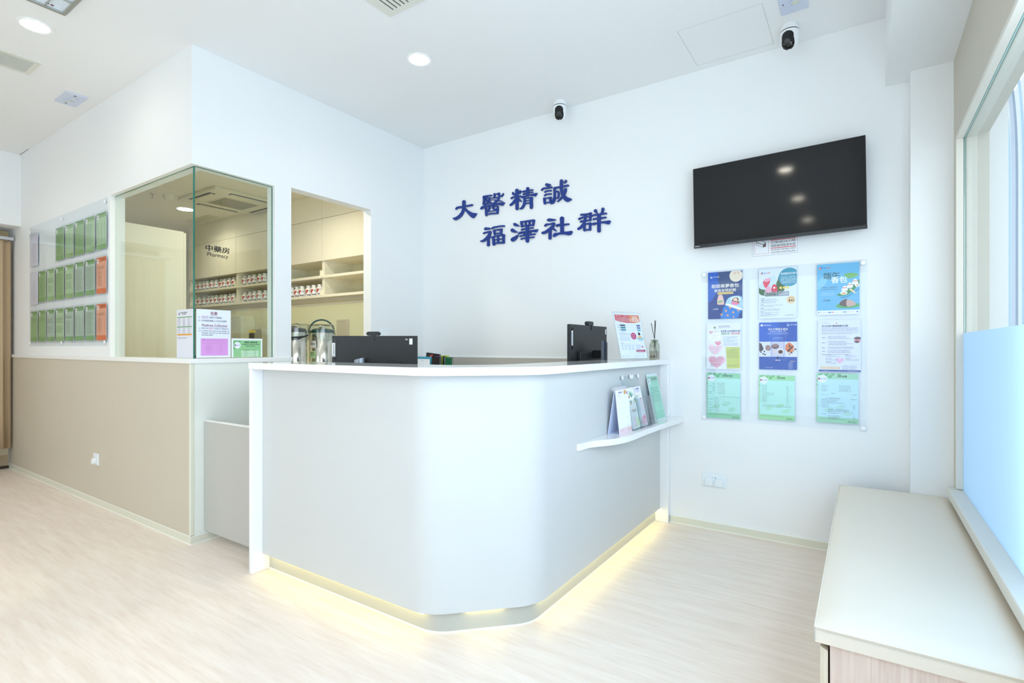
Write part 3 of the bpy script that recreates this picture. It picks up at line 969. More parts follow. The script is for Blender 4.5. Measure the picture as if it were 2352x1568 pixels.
# ================================================================= TELEVISION
tv = thing('television', 'wide black wall-mounted television tilted slightly downward', 'television', (-0.4455, 3.445, 2.069), rot=(0, math.radians(-0.9), 0))
TW, TH = 0.918, 0.507
SCREEN = mat('screen_glass', (8, 10, 13), rough=0.07, spec=0.40)
G().box(-TW / 2, TW / 2, 0.0, 0.018, -TH / 2, TH / 2).build('frame', BLACK, tv, bevel=0.002)
G().box(-TW / 2 + 0.004, TW / 2 - 0.004, -0.0012, 0.0005, -TH / 2 + 0.018, TH / 2 - 0.004).build('screen', SCREEN, tv)
G().box(-TW / 2 - 0.001, TW / 2 + 0.001, -0.004, 0.012, -TH / 2 - 0.003, -TH / 2 + 0.017).build('bottom_bezel', mat('bezel', (38, 42, 46), rough=0.35), tv, bevel=0.002)
G().box(-TW / 2 + 0.006, -TW / 2 + 0.035, -0.0048, -0.004, -TH / 2 + 0.005, -TH / 2 + 0.009).build('logo_strip', mat('logo_grey', (190, 194, 198)), tv)
g = G().prism([(-0.40, -0.235), (0.40, -0.235), (0.36, 0.13), (-0.36, 0.13)], 0.018, 0.048, axis='y')
g.build('rear_housing', BLACK, tv, bevel=0.004)
g = G()
for i in range(24):
    x = -0.33 + i * 0.012
    g.box(x, x + 0.005, 0.020, 0.045, -0.239, -0.2345)
for i in range(22):
    x = 0.05 + i * 0.012
    g.box(x, x + 0.005, 0.020, 0.045, -0.239, -0.2345)
s = g.build('vent_slots', DGREY, tv)
s['kind'] = 'stuff'
G().box(-0.18, 0.18, 0.048, 0.062, -0.12, 0.10).box(-0.05, 0.05, 0.06, 0.092, -0.06, 0.06).build('wall_bracket', DGREY, tv, split=True)

# ================================================================= WARNING SIGN
s = thing('warning_notice', 'small white camera warning notice partly behind the television', 'notice', (-0.447, YB - 0.004, 1.732), rot=(0, math.radians(-0.6), 0))
sh = Sheet(0.254, 0.162)
sh.frame(0.02, 0.03, 0.98, 0.97, 0.0012, (90, 92, 98), 1)
sh.frame(0.06, 0.12, 0.37, 0.90, 0.0013, (196, 60, 60), 1)
sh.text('WARNING:', 0.42, 0.36, 0.155, (70, 72, 78), bold=0.008, width=0.33)
sh.text('警告', 0.80, 0.36, 0.145, (70, 72, 78), width=0.13)
sh.rect(0.41, 0.41, 0.95, 0.435, (214, 70, 74))
sh.text('已裝設24小時', 0.42, 0.545, 0.10, (80, 82, 88), width=0.52)
sh.text('閉路電視監察系統', 0.42, 0.675, 0.10, (80, 82, 88), width=0.52)
sh.rect(0.41, 0.705, 0.95, 0.73, (214, 70, 74))
sh.text('24 HOUR SURVEILLANCE', 0.42, 0.815, 0.083, (80, 82, 88), width=0.52)
sh.text('SYSTEM INSTALLED', 0.42, 0.915, 0.083, (80, 82, 88), width=0.52)
sh.poly([(0.09, 0.42), (0.15, 0.34), (0.31, 0.47), (0.31, 0.62), (0.25, 0.66), (0.09, 0.53)], (120, 124, 130), 2)
sh.poly([(0.10, 0.43), (0.15, 0.36), (0.30, 0.48), (0.25, 0.535)], (246, 248, 250), 3)
sh.poly([(0.10, 0.46), (0.24, 0.56), (0.24, 0.64), (0.10, 0.52)], (246, 248, 250), 3)
sh.oval(0.285, 0.60, 0.026, None, (60, 62, 68), 4)
sh.oval(0.287, 0.602, 0.015, None, (196, 60, 60), 5)
sh.build(s, names=('plate', 'printed_marks', 'lettering'))

# ================================================================= NOTICE BOARDS
def standoff(g, x, z, r=0.011):
    g.lathe([(r, -0.012), (r, -0.004), (r * 0.9, -0.0005)][::-1] if False else [(r * 0.92, -0.013), (r, -0.011), (r, 0.0)], 20, c=(x, 0, z), axis='y')

def board(name, label, x0, x1, z0, z1, yb, offs, r):
    t = thing(name, label, 'notice board', ((x0 + x1) / 2, yb, z0))
    w_, h_ = x1 - x0, z1 - z0
    G().box(-w_ / 2, w_ / 2, -0.010, -0.006, 0, h_).build('acrylic_panel', ACRYL, t)
    for u, v in offs:
        q = G()
        q.lathe([(r * 0.9, -0.0165), (r, -0.015), (r, -0.0101)], 20, c=(-w_ / 2 + u, 0, v), axis='y')
        q.build('standoff', CHROME if False else WPLAS, t)
        G().lathe([(r * 0.5, -0.0058), (r * 0.5, -0.0005)], 12, c=(-w_ / 2 + u, 0, v), axis='y').build('spacer', CHROME, t)
    return t
board('poster_board', 'large clear acrylic board holding nine posters under the television', -0.876, 0.016, 0.705, 1.665, YB - 0.0005, [(0.016, 0.018), (0.876, 0.018), (0.016, 0.94), (0.876, 0.942)], 0.013)
board('fee_board', 'wide clear acrylic board of fee notices on the left wall', -6.31, -4.565, 1.185, 2.262, YC - 0.0005, [(0.03, 0.03), (0.83, 0.03), (1.715, 0.03), (0.03, 1.03), (0.83, 1.045), (1.715, 1.05)], 0.012)

def sleeve(parent, w_, h_, dz, th=0.0035):
    G().box(-w_ / 2, w_ / 2, -0.0032, -0.0028, -dz, -dz + h_).build('clear_sleeve', FILM, parent)

def logo(sh, u, v, r, dark=True, txt=(60, 110, 190), txt2=(235, 130, 90)):
    asp = sh.w / sh.h
    sh.oval(u, v, r, None, (238, 120, 70) if dark else (250, 252, 255), 3)
    sh.oval(u + r * 0.3, v - r * 0.3 * asp, r * 0.72, None, (36, 84, 168) if dark else (110, 160, 225), 4, n=16)
    sh.oval(u - r * 0.1, v - r * 0.1 * asp, r * 0.40, None, (250, 252, 255) if dark else (36, 84, 168), 5, n=14)
    sh.text('浸大', u + r * 1.7, v + r * 0.45 * asp, 0.030, txt, 5)
    sh.text('中醫', u + r * 1.7 + 0.088, v + r * 0.45 * asp, 0.030, txt2, 5)

YP = YB - 0.0115
def poster(name, label, xc, z0, w_=0.205, h_=0.300):
    t = thing(name, label, 'poster', (xc, YP, z0), group='posters on the clear board under the television')
    return t, Sheet(w_, h_)

A4W, A4H = 0.206, 0.296
# 1 sleep sachet poster
t, s = poster('poster', 'dark blue poster with a child asleep under a star quilt, top left', -0.732, 1.356, A4W, 0.300)
s.rect(0.0, 0.0, 1, 1, (28, 64, 134), 1)
s.poly([(0.0, 0.0), (0.36, 0.0), (0.34, 0.3), (0.2, 0.5), (0.0, 0.62)], (38, 96, 190), 1.5, 3)
s.poly([(0.3, 0.0), (0.72, 0.0), (0.66, 0.12), (0.8, 0.24), (0.98, 0.3), (0.98, 0.42), (0.6, 0.38), (0.35, 0.3)], (62, 84, 128), 1.6, 2)
s.oval(0.82, 0.10, 0.19, None, (240, 228, 204), 2)
s.oval(0.78, 0.05, 0.035, None, (232, 196, 170), 3)
s.oval(0.88, 0.045, 0.03, None, (232, 196, 170), 3)
logo(s, 0.10, 0.105, 0.035, False, (244, 248, 255), (244, 248, 255))
s.text('甜甜美夢香包', 0.50, 0.335, 0.085, (250, 246, 232), 4, 'C', 0.02, width=0.80)
s.text('夜夜安然好眠', 0.50, 0.425, 0.070, (250, 246, 232), 4, 'C', 0.02, width=0.64)
s.rect(0.28, 0.435, 0.74, 0.48, (236, 206, 110), 3)
s.lines(0.30, 0.45, 0.72, 1, 0.02, 0.012, (70, 80, 110), 4, 0.0)
s.poly([(0.27, 0.68), (0.30, 0.52), (0.34, 0.49), (0.40, 0.49), (0.44, 0.53), (0.48, 0.68), (0.42, 0.70)], (240, 196, 188), 3, 3)
s.poly([(0.29, 0.62), (0.42, 0.60), (0.44, 0.64), (0.28, 0.67)], (150, 190, 120), 4)
s.poly([(0.52, 0.66), (0.66, 0.54), (0.98, 0.55), (0.99, 0.8), (0.6, 0.74)], (176, 214, 240), 2, 3)
s.poly([(0.66, 0.60), (0.75, 0.54), (0.92, 0.56), (0.94, 0.62), (0.8, 0.66)], (240, 244, 250), 3, 3)
s.poly([(0.70, 0.62), (0.76, 0.565), (0.86, 0.565), (0.90, 0.61), (0.84, 0.64), (0.74, 0.66)], (92, 58, 52), 4, 3)
s.oval(0.80, 0.61, 0.06, None, (250, 214, 190), 5)
s.poly([(0.68, 0.66), (0.76, 0.63), (0.88, 0.66), (0.90, 0.71), (0.72, 0.71)], (238, 140, 170), 5, 3)
s.oval(0.88, 0.66, 0.04, None, (170, 110, 80), 6)
s.poly([(0.50, 0.70), (0.60, 0.685), (0.98, 0.79), (0.96, 0.83), (0.6, 0.735)], (246, 248, 252), 5, 3)
s.poly([(0.38, 0.995), (0.42, 0.86), (0.52, 0.71), (0.96, 0.82), (0.90, 0.92), (0.84, 0.995)], (40, 128, 210), 4, 2)
for (u, v, q) in [(0.65, 0.765, .05), (0.53, 0.83, .048), (0.74, 0.87, .046), (0.88, 0.835, .042), (0.58, 0.93, .045), (0.40, 0.91, .045), (0.75, 0.965, .035)]:
    s.poly(star(u, v, q, s.w / s.h, q * 30), (244, 170, 110), 6)
s.text('立即選購', 0.14, 0.80, 0.028, (244, 248, 255), 4)
sleeve(t, A4W + 0.014, 0.318, 0.006)
s.build(t)
# 2 mosquito sachet poster
t, s = poster('poster', 'white poster with red pouches on leaves and a teal circle, top middle', -0.4315, 1.350, A4W, 0.302)
s.rect(0, 0, 1, 1, (226, 236, 246), 1)
s.poly([(0.0, 0.36), (0.1, 0.30), (0.45, 0.3), (0.55, 0.14), (0.72, 0.3), (0.62, 0.50), (0.36, 0.53), (0.1, 0.53), (0.0, 0.47)], (62, 104, 60), 2, 3)
s.poly([(0.0, 0.33), (0.2, 0.2), (0.44, 0.15), (0.46, 0.34), (0.3, 0.42), (0.06, 0.40)], (206, 226, 244), 2.5, 3)
logo(s, 0.08, 0.085, 0.03, True)
s.oval(0.80, 0.19, 0.27, None, (74, 158, 182), 3, 32)
s.text('春夏驅蚊好幫手', 0.80, 0.135, 0.048, (240, 248, 250), 4, 'C', 0.012, width=0.44)
s.lines(0.60, 0.165, 0.99, 6, 0.026, 0.014, (214, 238, 244), 4, 0.15)
s.poly([(0.12, 0.24), (0.28, 0.20), (0.30, 0.27), (0.20, 0.38), (0.14, 0.34)], (228, 74, 96), 4, 3)
s.poly([(0.16, 0.20), (0.30, 0.19), (0.30, 0.24), (0.16, 0.26)], (244, 170, 190), 5, 2)
s.poly([(0.17, 0.46), (0.21, 0.36), (0.30, 0.36), (0.36, 0.46), (0.28, 0.49)], (240, 176, 196), 5, 3)
s.poly([(0.34, 0.45), (0.37, 0.33), (0.46, 0.33), (0.50, 0.45), (0.42, 0.48)], (226, 62, 84), 5, 3)
s.oval(0.415, 0.385, 0.03, None, (248, 236, 238), 6)
for q in range(3):
    s.poly([(0.53 + q * 0.09, 0.395), (0.61 + q * 0.09, 0.36), (0.61 + q * 0.09, 0.43)], (244, 214, 92), 5)
s.text('浸大草本驅蚊包', 0.475, 0.517, 0.064, (240, 244, 250), 6, 'C', 0.07, width=0.67)
s.text('浸大草本驅蚊包', 0.48, 0.515, 0.062, (30, 36, 60), 7.5, 'C', 0.012, width=0.66)
s.rect(0.18, 0.53, 0.80, 0.555, (74, 84, 110), 4)
s.lines(0.20, 0.535, 0.78, 1, 0.02, 0.014, (226, 236, 246), 5, 0.0)
rr = random.Random(3)
for v in (0.585, 0.635, 0.71, 0.785, 0.855):
    s.lines(0.05, v, 0.14, 1, 0.02, 0.014, (50, 56, 70), 3, 0.0, rnd=rr)
    s.lines(0.05, v + 0.022, 0.68, 2 if v < 0.85 else 4, 0.022, 0.010, (110, 116, 130), 3, 0.6, rnd=rr)
s.oval(0.85, 0.64, 0.115, None, (240, 208, 160), 3)
s.text('$45', 0.86, 0.675, 0.066, (40, 40, 44), 5, 'C', 0.02)
s.lines(0.79, 0.595, 0.92, 1, 0.02, 0.012, (90, 80, 70), 5, 0.0, rnd=rr)
s.lines(0.70, 0.935, 0.92, 1, 0.02, 0.010, (80, 90, 110), 5, 0.0, rnd=rr)
sleeve(t, A4W + 0.014, 0.322, 0.010)
s.build(t)
# 3 dragon boat sachet poster
t, s = poster('poster', 'sky blue poster with a leaf boat and rice dumplings, top right', -0.1215, 1.362, A4W, 0.292)
s.rect(0, 0.0, 1, 0.915, (112, 188, 226), 1)
s.poly([(0.0, 0.35), (0.25, 0.22), (0.2, 0.4), (0.0, 0.5)], (140, 206, 232), 1.5, 3)
logo(s, 0.085, 0.075, 0.034, True)
s.poly([(0.64, 0.23), (0.76, 0.20), (0.95, 0.22), (0.94, 0.27), (0.78, 0.31), (0.7, 0.28)], (122, 184, 110), 2, 3)
s.text('端午', 0.35, 0.29, 0.145, (60, 106, 112), 4, 'C', 0.02, width=0.40)
s.text('香包', 0.53, 0.375, 0.135, (246, 252, 250), 5, 'C', 0.03, width=0.38)
rr = random.Random(4)
s.lines(0.10, 0.45, 0.50, 2, 0.040, 0.018, (40, 80, 110), 3, 0.1, rnd=rr)
s.lines(0.09, 0.565, 0.42, 2, 0.034, 0.016, (176, 220, 240), 3, 0.1, rnd=rr)
s.poly([(0.48, 0.62), (0.56, 0.64), (0.72, 0.62), (0.88, 0.53), (1.0, 0.40), (1.0, 0.33), (0.86, 0.44), (0.66, 0.55), (0.56, 0.58)], (74, 146, 90), 2, 3)
s.poly([(0.55, 0.66), (0.75, 0.63), (0.98, 0.50), (0.98, 0.53), (0.76, 0.66), (0.6, 0.68)], (84, 158, 196), 1.7, 3)
for (u, v) in [(0.66, 0.49), (0.78, 0.435), (0.90, 0.37)]:
    s.poly([(u - 0.075, v + 0.045), (u - 0.03, v - 0.035), (u + 0.03, v - 0.04), (u + 0.075, v + 0.04), (u, v + 0.06)], (248, 248, 244), 4, 3)
    s.rect(u - 0.055, v - 0.014, u + 0.055, v - 0.002, (226, 90, 84), 5)
s.oval(0.64, 0.585, 0.085, 0.035, (246, 246, 240), 5)
s.oval(0.64, 0.592, 0.05, 0.016, (240, 176, 96), 6)
s.oval(0.945, 0.445, 0.05, None, (248, 248, 244), 5)
s.oval(0.95, 0.445, 0.02, None, (240, 150, 60), 6)
s.poly([(0.76, 0.52), (0.80, 0.50), (0.92, 0.585), (0.88, 0.60)], (236, 222, 180), 6)
s.poly([(0.46, 0.84), (0.5, 0.80), (0.8, 0.80), (0.99, 0.80), (0.99, 0.85), (0.8, 0.88), (0.55, 0.875)], (96, 176, 110), 2, 3)
s.poly([(0.53, 0.80), (0.60, 0.73), (0.72, 0.71), (0.72, 0.84), (0.62, 0.84)], (112, 90, 88), 4, 3)
s.poly([(0.70, 0.74), (0.78, 0.72), (0.90, 0.78), (0.90, 0.83), (0.72, 0.85)], (208, 176, 166), 5, 3)
s.text('立即選購', 0.14, 0.73, 0.032, (30, 50, 70), 4)
for u in (0.04, 0.33, 0.38, 0.69):
    s.oval(u, 0.955, 0.016, None, (60, 130, 200) if u != 0.38 else (226, 90, 90), 3)
for u in (0.27, 0.62, 0.93):
    s.rect(u, 0.945, u + 0.04, 0.965, (60, 130, 200), 3)
s.lines(0.07, 0.952, 0.25, 1, 0.02, 0.008, (130, 140, 150), 3, 0, rnd=rr).lines(0.42, 0.952, 0.58, 1, 0.02, 0.008, (130, 140, 150), 3, 0, rnd=rr).lines(0.72, 0.952, 0.9, 1, 0.02, 0.008, (130, 140, 150), 3, 0, rnd=rr)
sleeve(t, A4W + 0.016, 0.318, 0.014)
s.build(t)
# 4 hearts poster
t, s = poster('poster', 'white poster with pink hearts and a yellow-green panel, middle left', -0.741, 1.0345, A4W, A4H)
s.rect(0, 0, 1, 1, (236, 240, 248), 1)
rr = random.Random(5)
s.oval(0.24, 0.10, 0.032, None, (130, 150, 110), 3)
s.text('香港浸會大學中醫藥學院', 0.52, 0.08, 0.022, (70, 74, 90), 4, 'C', width=0.34)
s.lines(0.36, 0.095, 0.70, 1, 0.02, 0.012, (110, 114, 130), 3, 0.0, rnd=rr)
s.text('長者愛心診症贈診計劃', 0.70, 0.20, 0.050, (70, 80, 130), 4, 'C', 0.012, width=0.56)
s.text('關懷社群', 0.56, 0.25, 0.042, (110, 170, 90), 4, 'C', 0.01, width=0.24)
s.text('贈診施藥', 0.85, 0.25, 0.042, (220, 110, 120), 4, 'C', 0.01, width=0.24)
s.poly(heart(0.13, 0.20, 0.065, .62), (240, 180, 196), 3)
s.poly(heart(0.27, 0.18, 0.04, .62), (246, 208, 218), 3)
s.poly([(0.06, 0.27), (0.40, 0.20), (0.43, 0.36), (0.12, 0.41)], (252, 253, 255), 4)
s.frame(0.09, 0.25, 0.40, 0.375, 0.0005, (190, 200, 220), 4.2)
s.lines(0.12, 0.27, 0.38, 4, 0.026, 0.007, (150, 160, 190), 5, 0.4, rnd=rr)
s.poly(heart(0.34, 0.44, 0.095, .62), (240, 156, 176), 5)
s.poly(heart(0.25, 0.57, 0.235, .66), (246, 218, 226), 3)
s.lines(0.08, 0.515, 0.44, 4, 0.022, 0.009, (180, 120, 140), 5, 0.2, rnd=rr)
s.lines(0.13, 0.61, 0.40, 3, 0.022, 0.009, (180, 120, 140), 5, 0.3, rnd=rr)
s.poly(heart(0.30, 0.83, 0.27, .62), (242, 190, 204), 4)
s.lines(0.09, 0.745, 0.50, 5, 0.022, 0.010, (150, 80, 100), 6, 0.1, rnd=rr)
s.lines(0.11, 0.865, 0.48, 4, 0.022, 0.010, (150, 80, 100), 6, 0.2, rnd=rr)
s.lines(0.48, 0.30, 0.92, 1, 0.02, 0.013, (90, 150, 200), 4, 0.0, rnd=rr)
s.lines(0.50, 0.325, 0.90, 3, 0.020, 0.008, (120, 140, 170), 4, 0.5, rnd=rr)
s.rect(0.46, 0.375, 0.95, 0.38, (150, 210, 210), 4)
s.lines(0.52, 0.40, 0.80, 1, 0.02, 0.012, (90, 150, 200), 4, 0, rnd=rr)
s.lines(0.50, 0.425, 0.96, 4, 0.020, 0.008, (110, 120, 150), 4, 0.2, rnd=rr)
s.poly([(0.57, 0.52), (0.97, 0.52), (0.98, 0.97), (0.60, 0.985)], (206, 214, 120), 5)
s.lines(0.72, 0.565, 0.86, 1, 0.02, 0.014, (80, 130, 150), 6, 0, rnd=rr)
s.lines(0.61, 0.59, 0.94, 8, 0.022, 0.009, (110, 120, 80), 6, 0.2, rnd=rr)
s.lines(0.61, 0.90, 0.90, 2, 0.022, 0.009, (110, 120, 80), 6, 0.2, rnd=rr)
sleeve(t, A4W + 0.014, 0.316, 0.008)
s.build(t)
# 5 blue products poster
t, s = poster('poster', 'royal blue poster with a band of three product photographs, centre', -0.430, 1.040, A4W, 0.286)
s.rect(0, 0, 1, 1, (40, 100, 198), 1)
s.poly([(0.5, 0), (1, 0), (1, 0.4), (0.52, 0.4), (0.62, 0.2)], (28, 84, 178), 1.5, 2)
s.rect(0, 0.73, 1, 1, (34, 84, 172), 1.6)
s.rect(0.04, 0.04, 0.10, 0.08, (240, 246, 255), 3)
s.text('香港浸會大學', 0.12, 0.068, 0.028, (226, 238, 255), 3, width=0.20)
s.lines(0.12, 0.073, 0.40, 1, 0.02, 0.006, (180, 206, 240), 3, 0, rnd=rr)
logo(s, 0.77, 0.06, 0.03, False, (244, 248, 255), (244, 248, 255))
s.text('浸大中醫養生產品', 0.50, 0.165, 0.050, (244, 240, 226), 4, 'C', 0.012, width=0.52)
s.text('高級個人化養生之選', 0.50, 0.205, 0.032, (220, 228, 240), 4, 'C', width=0.42)
s.text('HKBU CM WELLNESS PRODUCTS', 0.50, 0.243, 0.026, (226, 232, 244), 4, 'C', 0.01, width=0.54)
s.lines(0.26, 0.256, 0.76, 1, 0.02, 0.008, (170, 196, 236), 3, 0, rnd=rr)
s.rect(0, 0.41, 1, 0.73, (224, 228, 240), 2)
s.rect(0.335, 0.41, 0.66, 0.73, (206, 206, 222), 2.5)
s.rect(0.325, 0.41, 0.335, 0.73, (40, 100, 198), 3).rect(0.66, 0.41, 0.67, 0.73, (40, 100, 198), 3)
s.poly([(0.0, 0.43), (0.06, 0.45), (0.12, 0.55), (0.10, 0.60), (0.0, 0.62)], (74, 66, 76), 3)
for (u, v) in [(0.05, 0.63), (0.11, 0.67), (0.16, 0.685), (0.14, 0.62)]:
    s.oval(u, v, 0.022, None, (38, 32, 44), 4, 12)
s.poly([(0.17, 0.52), (0.22, 0.48), (0.30, 0.50), (0.32, 0.56), (0.28, 0.60), (0.19, 0.59)], (168, 130, 128), 4, 3)
s.oval(0.43, 0.51, 0.10, 0.055, (122, 92, 92), 4)
s.oval(0.42, 0.49, 0.07, 0.03, (160, 128, 126), 5)
s.oval(0.57, 0.62, 0.085, 0.06, (244, 244, 248), 4)
s.oval(0.57, 0.625, 0.065, 0.042, (96, 46, 44), 5)
s.oval(0.42, 0.62, 0.05, 0.025, (226, 208, 206), 4)
s.poly([(0.70, 0.48), (0.80, 0.42), (0.92, 0.50), (0.90, 0.62), (0.78, 0.64), (0.69, 0.58)], (228, 126, 70), 4)
s.poly([(0.74, 0.60), (0.88, 0.50), (0.90, 0.52), (0.77, 0.63)], (70, 36, 40), 5)
s.poly([(0.78, 0.50), (0.80, 0.46), (0.82, 0.50), (0.86, 0.52), (0.81, 0.53)], (70, 36, 40), 5)
for k in range(4):
    s.rect(0.78 + k * 0.05, 0.66 - k * 0.035, 0.83 + k * 0.05, 0.69 - k * 0.035, (206, 170, 148) if k % 2 == 0 else (90, 62, 58), 6)
s.frame(0.29, 0.29, 0.71, 0.79, 0.0006, (170, 196, 236), 5)
s.lines(0.36, 0.32, 0.64, 1, 0.02, 0.012, (210, 224, 246), 3, 0, rnd=rr)
s.lines(0.34, 0.345, 0.66, 3, 0.016, 0.006, (150, 184, 232), 3, 0.1, rnd=rr)
s.oval(0.50, 0.745, 0.032, None, (40, 54, 92), 6)
s.poly([(0.44, 0.79), (0.50, 0.80), (0.56, 0.79), (0.56, 0.815), (0.50, 0.805), (0.44, 0.815)], (240, 220, 210), 6)
s.lines(0.82, 0.81, 0.95, 1, 0.02, 0.018, (240, 200, 150), 4, 0, rnd=rr)
s.lines(0.78, 0.845, 0.90, 6, 0.024, 0.010, (206, 222, 246), 4, 0.2, rnd=rr)
s.lines(0.16, 0.955, 0.38, 1, 0.02, 0.010, (206, 222, 246), 4, 0, rnd=rr)
sleeve(t, A4W + 0.016, 0.312, 0.014)
s.build(t)
# 6 clinic programme poster
t, s = poster('poster', 'white text poster with a faint heart and navy footer, middle right', -0.1165, 1.034, 0.208, 0.298)
s.rect(0, 0, 1, 0.965, (228, 234, 248), 1)
s.rect(0.02, 0.962, 1, 0.995, (34, 84, 160), 2)
s.lines(0.09, 0.055, 0.28, 1, 0.02, 0.010, (120, 150, 200), 3, 0, rnd=rr)
s.oval(0.44, 0.062, 0.015, None, (226, 100, 80), 3)
s.text('浸大宏福中醫關懷義診計劃', 0.09, 0.135, 0.044, (70, 80, 110), 4, 'L', 0.012, width=0.62)
s.lines(0.09, 0.155, 0.98, 4, 0.020, 0.009, (120, 124, 146), 4, 0.06, rnd=rr)
s.lines(0.09, 0.245, 0.96, 2, 0.020, 0.009, (120, 124, 146), 4, 0.3, rnd=rr)
for v, n in ((0.315, 3), (0.41, 4), (0.52, 2), (0.58, 3), (0.66, 1)):
    s.rect(0.09, v + (n - 1) * 0.008, 0.19, v + (n - 1) * 0.008 + 0.018, (206, 206, 226), 3)
    s.lines(0.11, v + 0.004 + (n - 1) * 0.008, 0.17, 1, 0.02, 0.010, (60, 60, 84), 4, 0, rnd=rr)
    s.lines(0.24, v, 0.88, n, 0.022, 0.010, (110, 114, 140), 4, 0.4, rnd=rr)
s.poly([(0.84, 0.37), (0.90, 0.33), (1.0, 0.34), (1.0, 0.38)], (100, 84, 88), 4, 2)
s.oval(0.92, 0.41, 0.075, 0.035, (226, 150, 160), 4)
s.oval(0.91, 0.425, 0.05, 0.022, (96, 80, 92), 5)
for u, v in ((0.19, 0.665), (0.65, 0.665), (0.19, 0.735), (0.65, 0.735), (0.19, 0.80)):
    s.lines(u, v, u + 0.13, 1, 0.02, 0.011, (60, 60, 84), 4, 0, rnd=rr)
    s.lines(u, v + 0.02, u + 0.34, 2, 0.018, 0.008, (130, 134, 156), 4, 0.4, rnd=rr)
s.poly(heart(0.52, 0.78, 0.105, .60), (236, 190, 220), 3)
s.rect(0.07, 0.905, 0.52, 0.945, (232, 196, 140), 3)
s.text('歡迎轉介查詢及預約', 0.295, 0.936, 0.030, (255, 252, 240), 5, 'C', 0.012, width=0.40)
s.lines(0.58, 0.875, 0.96, 5, 0.018, 0.008, (120, 124, 146), 4, 0.3, rnd=rr)
s.lines(0.12, 0.975, 0.28, 1, 0.02, 0.010, (200, 216, 244), 4, 0, rnd=rr).lines(0.70, 0.975, 0.94, 1, 0.02, 0.010, (200, 216, 244), 4, 0, rnd=rr)
sleeve(t, 0.222, 0.318, 0.008)
s.build(t)

